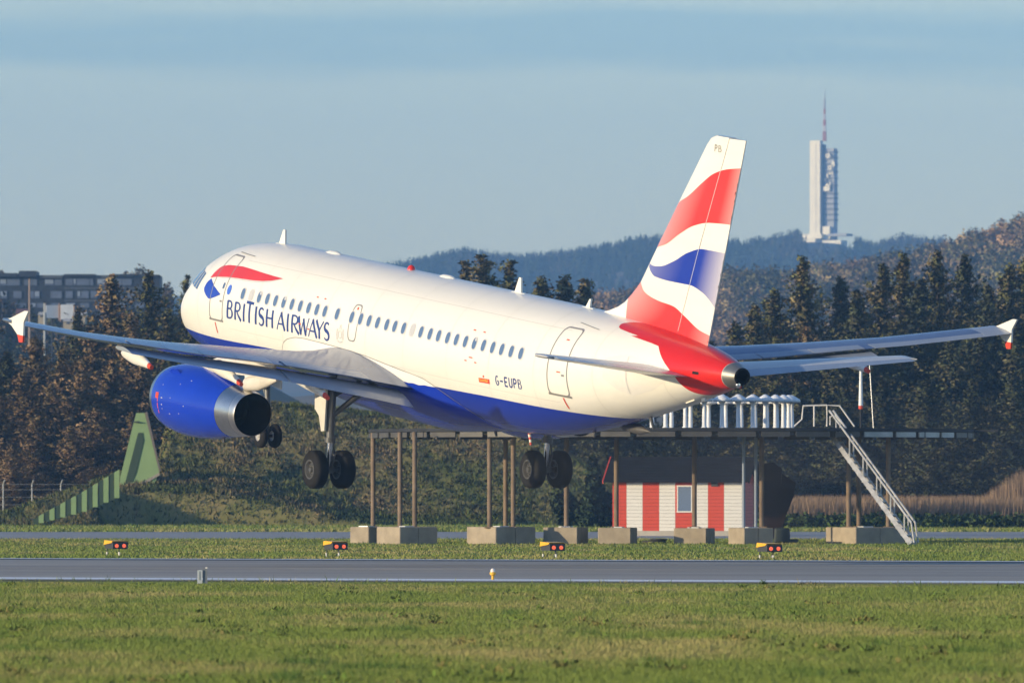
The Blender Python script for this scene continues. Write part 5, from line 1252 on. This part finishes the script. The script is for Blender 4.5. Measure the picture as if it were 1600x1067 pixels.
for u, v0, v1, h, lab in ((81.5, 477, 497, 1, 'plain white square billboard in front of the dark flats, the left one'), (105, 476, 499, 1, 'white square billboard with a dark streak, the right one of two')):
    d = 1150.0; b1 = P3(u, v1, d); z0 = b1[2] - 6; o = empty('billboard', (b1[0], d, z0), lab, 'billboard')
    m = MB(); m.box((0, 0, 6 + (v1 - v0) * d / F / 2), (1.50, .12, (v1 - v0) * d / F), rotz(.35 if u < 90 else .1)); m.build('board', mat('billboard_face', (.60, .64, .70), .5, var=.06, scale=1), o)
    for s_ in (-1, 1): m = MB(); m.box((s_ * .78, .06, 6 + .7), (.12, .16, 2.0)); m.build('frame_post', mat('billboard_frame', (.35,.24,.2), .6), o)
    m = MB(); m.tube([(0, .2, 0), (0, .2, 6)], .12, 6); m.build('pole', DSTEEL, o)
    if u > 90: m = MB(); m.prism([(-.6, 6.75), (.1, 6.55), (.15, 6.62), (-.55, 6.86)], -.10, -.07); m.build('streak', DKG, o)
CREAM = mat('house_cream', (.34, .30, .24), .6, var=.1, scale=.5)
def house(u0, u1, v0, v1, d, lab, roofm):
    a = P3(u0, v1, d); b = P3(u1, v0, d); w = b[0] - a[0]; h = b[2] - a[2]; o = empty('house', ((a[0] + b[0]) / 2, d, a[2] - .7), lab, 'house'); z0 = .7
    m = MB(); m.box((0, 2.5, (z0 + h * .55) / 2), (w * .9, 5, z0 + h * .55)); m.build('wall', CREAM, o)
    m = MB(); m.prism([(-.3, z0 + h * .5), (2.5, z0 + h), (5.3, z0 + h * .5)], -w / 2, w / 2, 'x'); m.build('roof', roofm, o)
    m = MB(); m.box((0, -.03, z0 + h * .28), (w * .3, .06, h * .25)); m.build('window', BWIN, o)
RFC = mat('house_roof_pale', (.60, .53, .42), .6)
house(113, 134, 486, 499, 1130.0, 'cream-roofed house between the billboards and the brown spruce', RFC)
house(98, 114, 497, 508, 1120.0, 'pale roof below the right billboard', RFC)
house(59, 70, 487, 497, 1130.0, 'small pale roof left of the billboards', RFC)
house(24, 42, 482, 498, 1140.0, 'red-brown house beside the thin mast, left edge', mat('house_roof_brown', (.22,.10,.08), .7))
for u, v0, v1, lab in ((46, 436, 495, 'thin brown mast rising before the dark flats'), (69.5, 474, 500, 'short pale lamp pole left of the billboards')):
    d = 1110.0; a = P3(u, v1, d); b = P3(u, v0, d); o = empty('mast', (a[0], d, a[2] - 4), lab, 'mast'); m = MB(); m.tube([(0, 0, 0), (0, 0, b[2] - a[2] + 4)], [.13, .10], 6); m.build('pole', mat('mast_brown', (.30,.22,.18), .7) if u < 50 else PALE, o); m = MB(); m.box((0, 0, b[2] - a[2] + 4.1), (.3, .3, .16)); m.build('head', DSTEEL, o)
# round trees beside and behind the flats
def far_tree(u, vtop, d, w, h, lab, seed, tone):
    r = np.random.default_rng(seed); p = P3(u, vtop, d); o = empty('bare_tree', (p[0], d, p[2] - h), lab, 'tree'); n = 700
    q = r.normal(size=(n, 3)); q /= np.linalg.norm(q, axis=1)[:, None]; P = q * np.array([w, w, h * .32]) * (.35 + .65 * r.random((n, 1))) + np.array([0, 0, h * .68]); V, cl = tri_cloud(P, .34, r, np.tile(np.array(tone), (n, 1)) * (.6 + .8 * r.random((n, 1))))
    obj('crown', new_mesh('crown', V, np.arange(len(V)).reshape(-1, 3), LEAFS, colors=cl), o); m = MB(); m.tube([(0, 0, 0), (0, 0, h * .7)], [.18, .07], 6); m.build('trunk', BARK, o)
far_tree(219, 413, 1475, 1.7, 9, 'rounded bare tree rising above the roof of the dark flats', 3, (.10, .085, .06))
far_tree(198, 424, 1478, 1.5, 8, 'lower bare tree behind the flats roof, left of the rounded one', 4, (.13, .11, .08))
far_tree(262, 440, 1465, 1.0, 8, 'wispy bare tree right of the end of the flats', 5, (.13, .10, .07))
far_tree(2, 420, 1470, 1.0, 8, 'bare tree top above the flats at the left picture edge', 6, (.11, .09, .07))

# ------------------------------------------------------------------ telecom tower on the far hill
TD = 5590.0; k = TD / F; b0 = P3(1286, 378, TD); TW = empty('telecom_tower', (b0[0], TD, b0[2] - 8), 'tall pale concrete telecom tower with slim mast on the far hill', 'tower', None, math.radians(-24)); TW.scale = (.88, .6, 1); zb = b0[2] - 8
TC = mat('tower_concrete', (.88, .81, .62), .8, var=.05, scale=.1); TS = mat('tower_grey', (.36, .37, .38), .7); TDK = mat('tower_dark', (.09, .095, .11), .6)
def tb(name, u0, u1, v0, v1, dy0, dy1, m_, parent=TW, rot=0.0):
    a = P3(u0, v1, TD); b = P3(u1, v0, TD); m = MB(); m.box(((a[0] + b[0]) / 2 - b0[0], (dy0 + dy1) / 2, (a[2] + b[2]) / 2 - zb), (b[0] - a[0], dy1 - dy0, b[2] - a[2]), rotz(rot)); return m.build(name, m_, parent)
tb('main_shaft', 1264.5, 1284, 220, 402, -5, 2, TC); tb('shaft_slot', 1276, 1276.8, 225, 362, -5.12, -4.9, TS); tb('shaft_link', 1284.2, 1288, 226, 400, 0, 5, TDK)
tb('rear_shaft', 1288.2, 1306, 232, 400, 1, 10, TS)
for v in (303, 310, 318.5, 327, 335.5, 344): tb('floor_slab', 1286.5, 1307.5, v - 1.3, v + 1.3, 0, 11, TDK)
for v in (238, 247, 257, 268, 279, 290): tb('antenna_gallery', 1286, 1307, v - .9, v + .9, -.6, 11.5, TDK)
rt = np.random.default_rng(9)
for i in range(22):
    u = rt.uniform(1286, 1308); v = rt.uniform(233, 298); tb('antenna_panel', u, u + rt.uniform(1.2, 3.4), v, v + rt.uniform(2, 7), -1.6 + rt.random(), -.4, (TC, TDK, TS)[i % 3])
for i in range(7):
    v = 234 + i * 9; tb('antenna_arm', 1306, 1310 + 3 * rt.random(), v, v + 1.1, 2, 3, TDK)
for u, v, r0 in ((1297, 244, 2.6), (1301, 262, 2.2), (1296, 292, 2.8)):
    p = P3(u, v, TD); m = MB(); m.lathe([(-1.4, .3), (-1.9, r0 * .6 * k / .36), (-2.2, r0 * k)], 'y', 16, (p[0] - b0[0], 0, p[2] - zb)); m.build('dish', TC, TW, True)
tb('service_block', 1287, 1300, 292, 299, -2, 6, TC); tb('lower_block', 1287.5, 1301, 354, 374, -3, 5, TC)
tb('podium', 1252, 1290, 366, 373, -9, 9, TC); tb('podium_terrace', 1240, 1282, 373.5, 379, -14, 9, TC); tb('podium_roof', 1298, 1334, 365.5, 369.5, -4, 12, TS); tb('plinth', 1250, 1326, 376, 396, -8, 8, TC)
for i, (v0, v1) in enumerate(((205, 220), (196, 205), (187, 196), (178, 187), (170, 178))):
    hw = 4.6 - i * .6; a = P3(1285, v1, TD); b = P3(1285, v0, TD); m = MB(); zz0, zz1 = a[2] - zb, b[2] - zb; w0 = hw * k
    for sx in (-1, 1):
        for sy in (-1, 1): m.tube([(sx * w0 / 2, 5 + sy * w0 / 2, zz0), (sx * w0 / 2 * .92, 5 + sy * w0 / 2 * .92, zz1)], .34, 4)
    for q in range(3):
        za = zz0 + (zz1 - zz0) * q / 3; zc_ = zz0 + (zz1 - zz0) * (q + 1) / 3
        m.tube([(-w0 / 2, 5 - w0 / 2, za), (w0 / 2, 5 - w0 / 2, zc_)], .16, 4); m.tube([(w0 / 2, 5 - w0 / 2, za), (-w0 / 2, 5 - w0 / 2, zc_)], .16, 4); m.box((0, 5, za), (w0, w0, .3))
    ob = m.build('mast_section', (mat('mast_red', (.30, .06, .05), .6), mat('mast_white', (.50, .50, .50), .6))[i % 2], TW); ob.location.x = P3(1285, 0, TD)[0] - b0[0]
a = P3(1285, 170, TD); b = P3(1285, 155, TD); c = P3(1286, 138, TD); m = MB(); m.tube([(a[0] - b0[0], 5, a[2] - zb), (b[0] - b0[0], 5, b[2] - zb)], .75, 8); m.build('mast_cylinder', TS, TW); m = MB(); m.tube([(b[0] - b0[0], 5, b[2] - zb), (c[0] - b0[0], 5, c[2] - zb)], [.28, .12], 6); m.build('mast_tip', TS, TW)

# ------------------------------------------------------------------ thin sooty exhaust trails behind the engines
SMK = bpy.data.materials.new('exhaust_smoke'); SMK.use_nodes = True; n_ = SMK.node_tree.nodes; l_ = SMK.node_tree.links; n_.clear()
so_ = n_.new('ShaderNodeOutputMaterial'); sv_ = n_.new('ShaderNodeVolumePrincipled'); sv_.inputs['Color'].default_value = (.30, .28, .26, 1); sv_.inputs['Density'].default_value = 0.009
l_.new(sv_.outputs[0], so_.inputs['Volume'])
for s_ in (-1, 1):
    m = MB(); pts = []; rad = []
    for k in range(15):
        t = k / 14; pts.append((14.7 + 34 * t, s_ * 5.75 + .5 * math.sin(k * 1.3), -2.3 + 1.9 * t + .18 * math.sin(k * 2.1))); rad.append(.55 + 1.45 * t ** .7 + .12 * math.sin(k * 2.9))
    m.tube(pts, rad, 16); o = m.build('exhaust_smoke', SMK, None, True, kind='stuff')
    o.matrix_world = Matrix.Translation(Vector(PLANE_T - RM @ REF)) @ Matrix(RM.tolist()).to_4x4()

# ------------------------------------------------------------------ air
HZM = bpy.data.materials.new('haze_air'); HZM.use_nodes = True; n_ = HZM.node_tree.nodes; l_ = HZM.node_tree.links; n_.clear()
ho = n_.new('ShaderNodeOutputMaterial'); hv = n_.new('ShaderNodeVolumePrincipled'); hv.inputs['Color'].default_value = (.26, .54, 1.0, 1); hv.inputs['Density'].default_value = 0.000125; hv.inputs['Anisotropy'].default_value = 0.0
l_.new(hv.outputs[0], ho.inputs['Volume'])
m = MB(); m.box((0, 3430, 129), (8040, 7000, 262)); m.build('haze', HZM, None, kind='stuff')
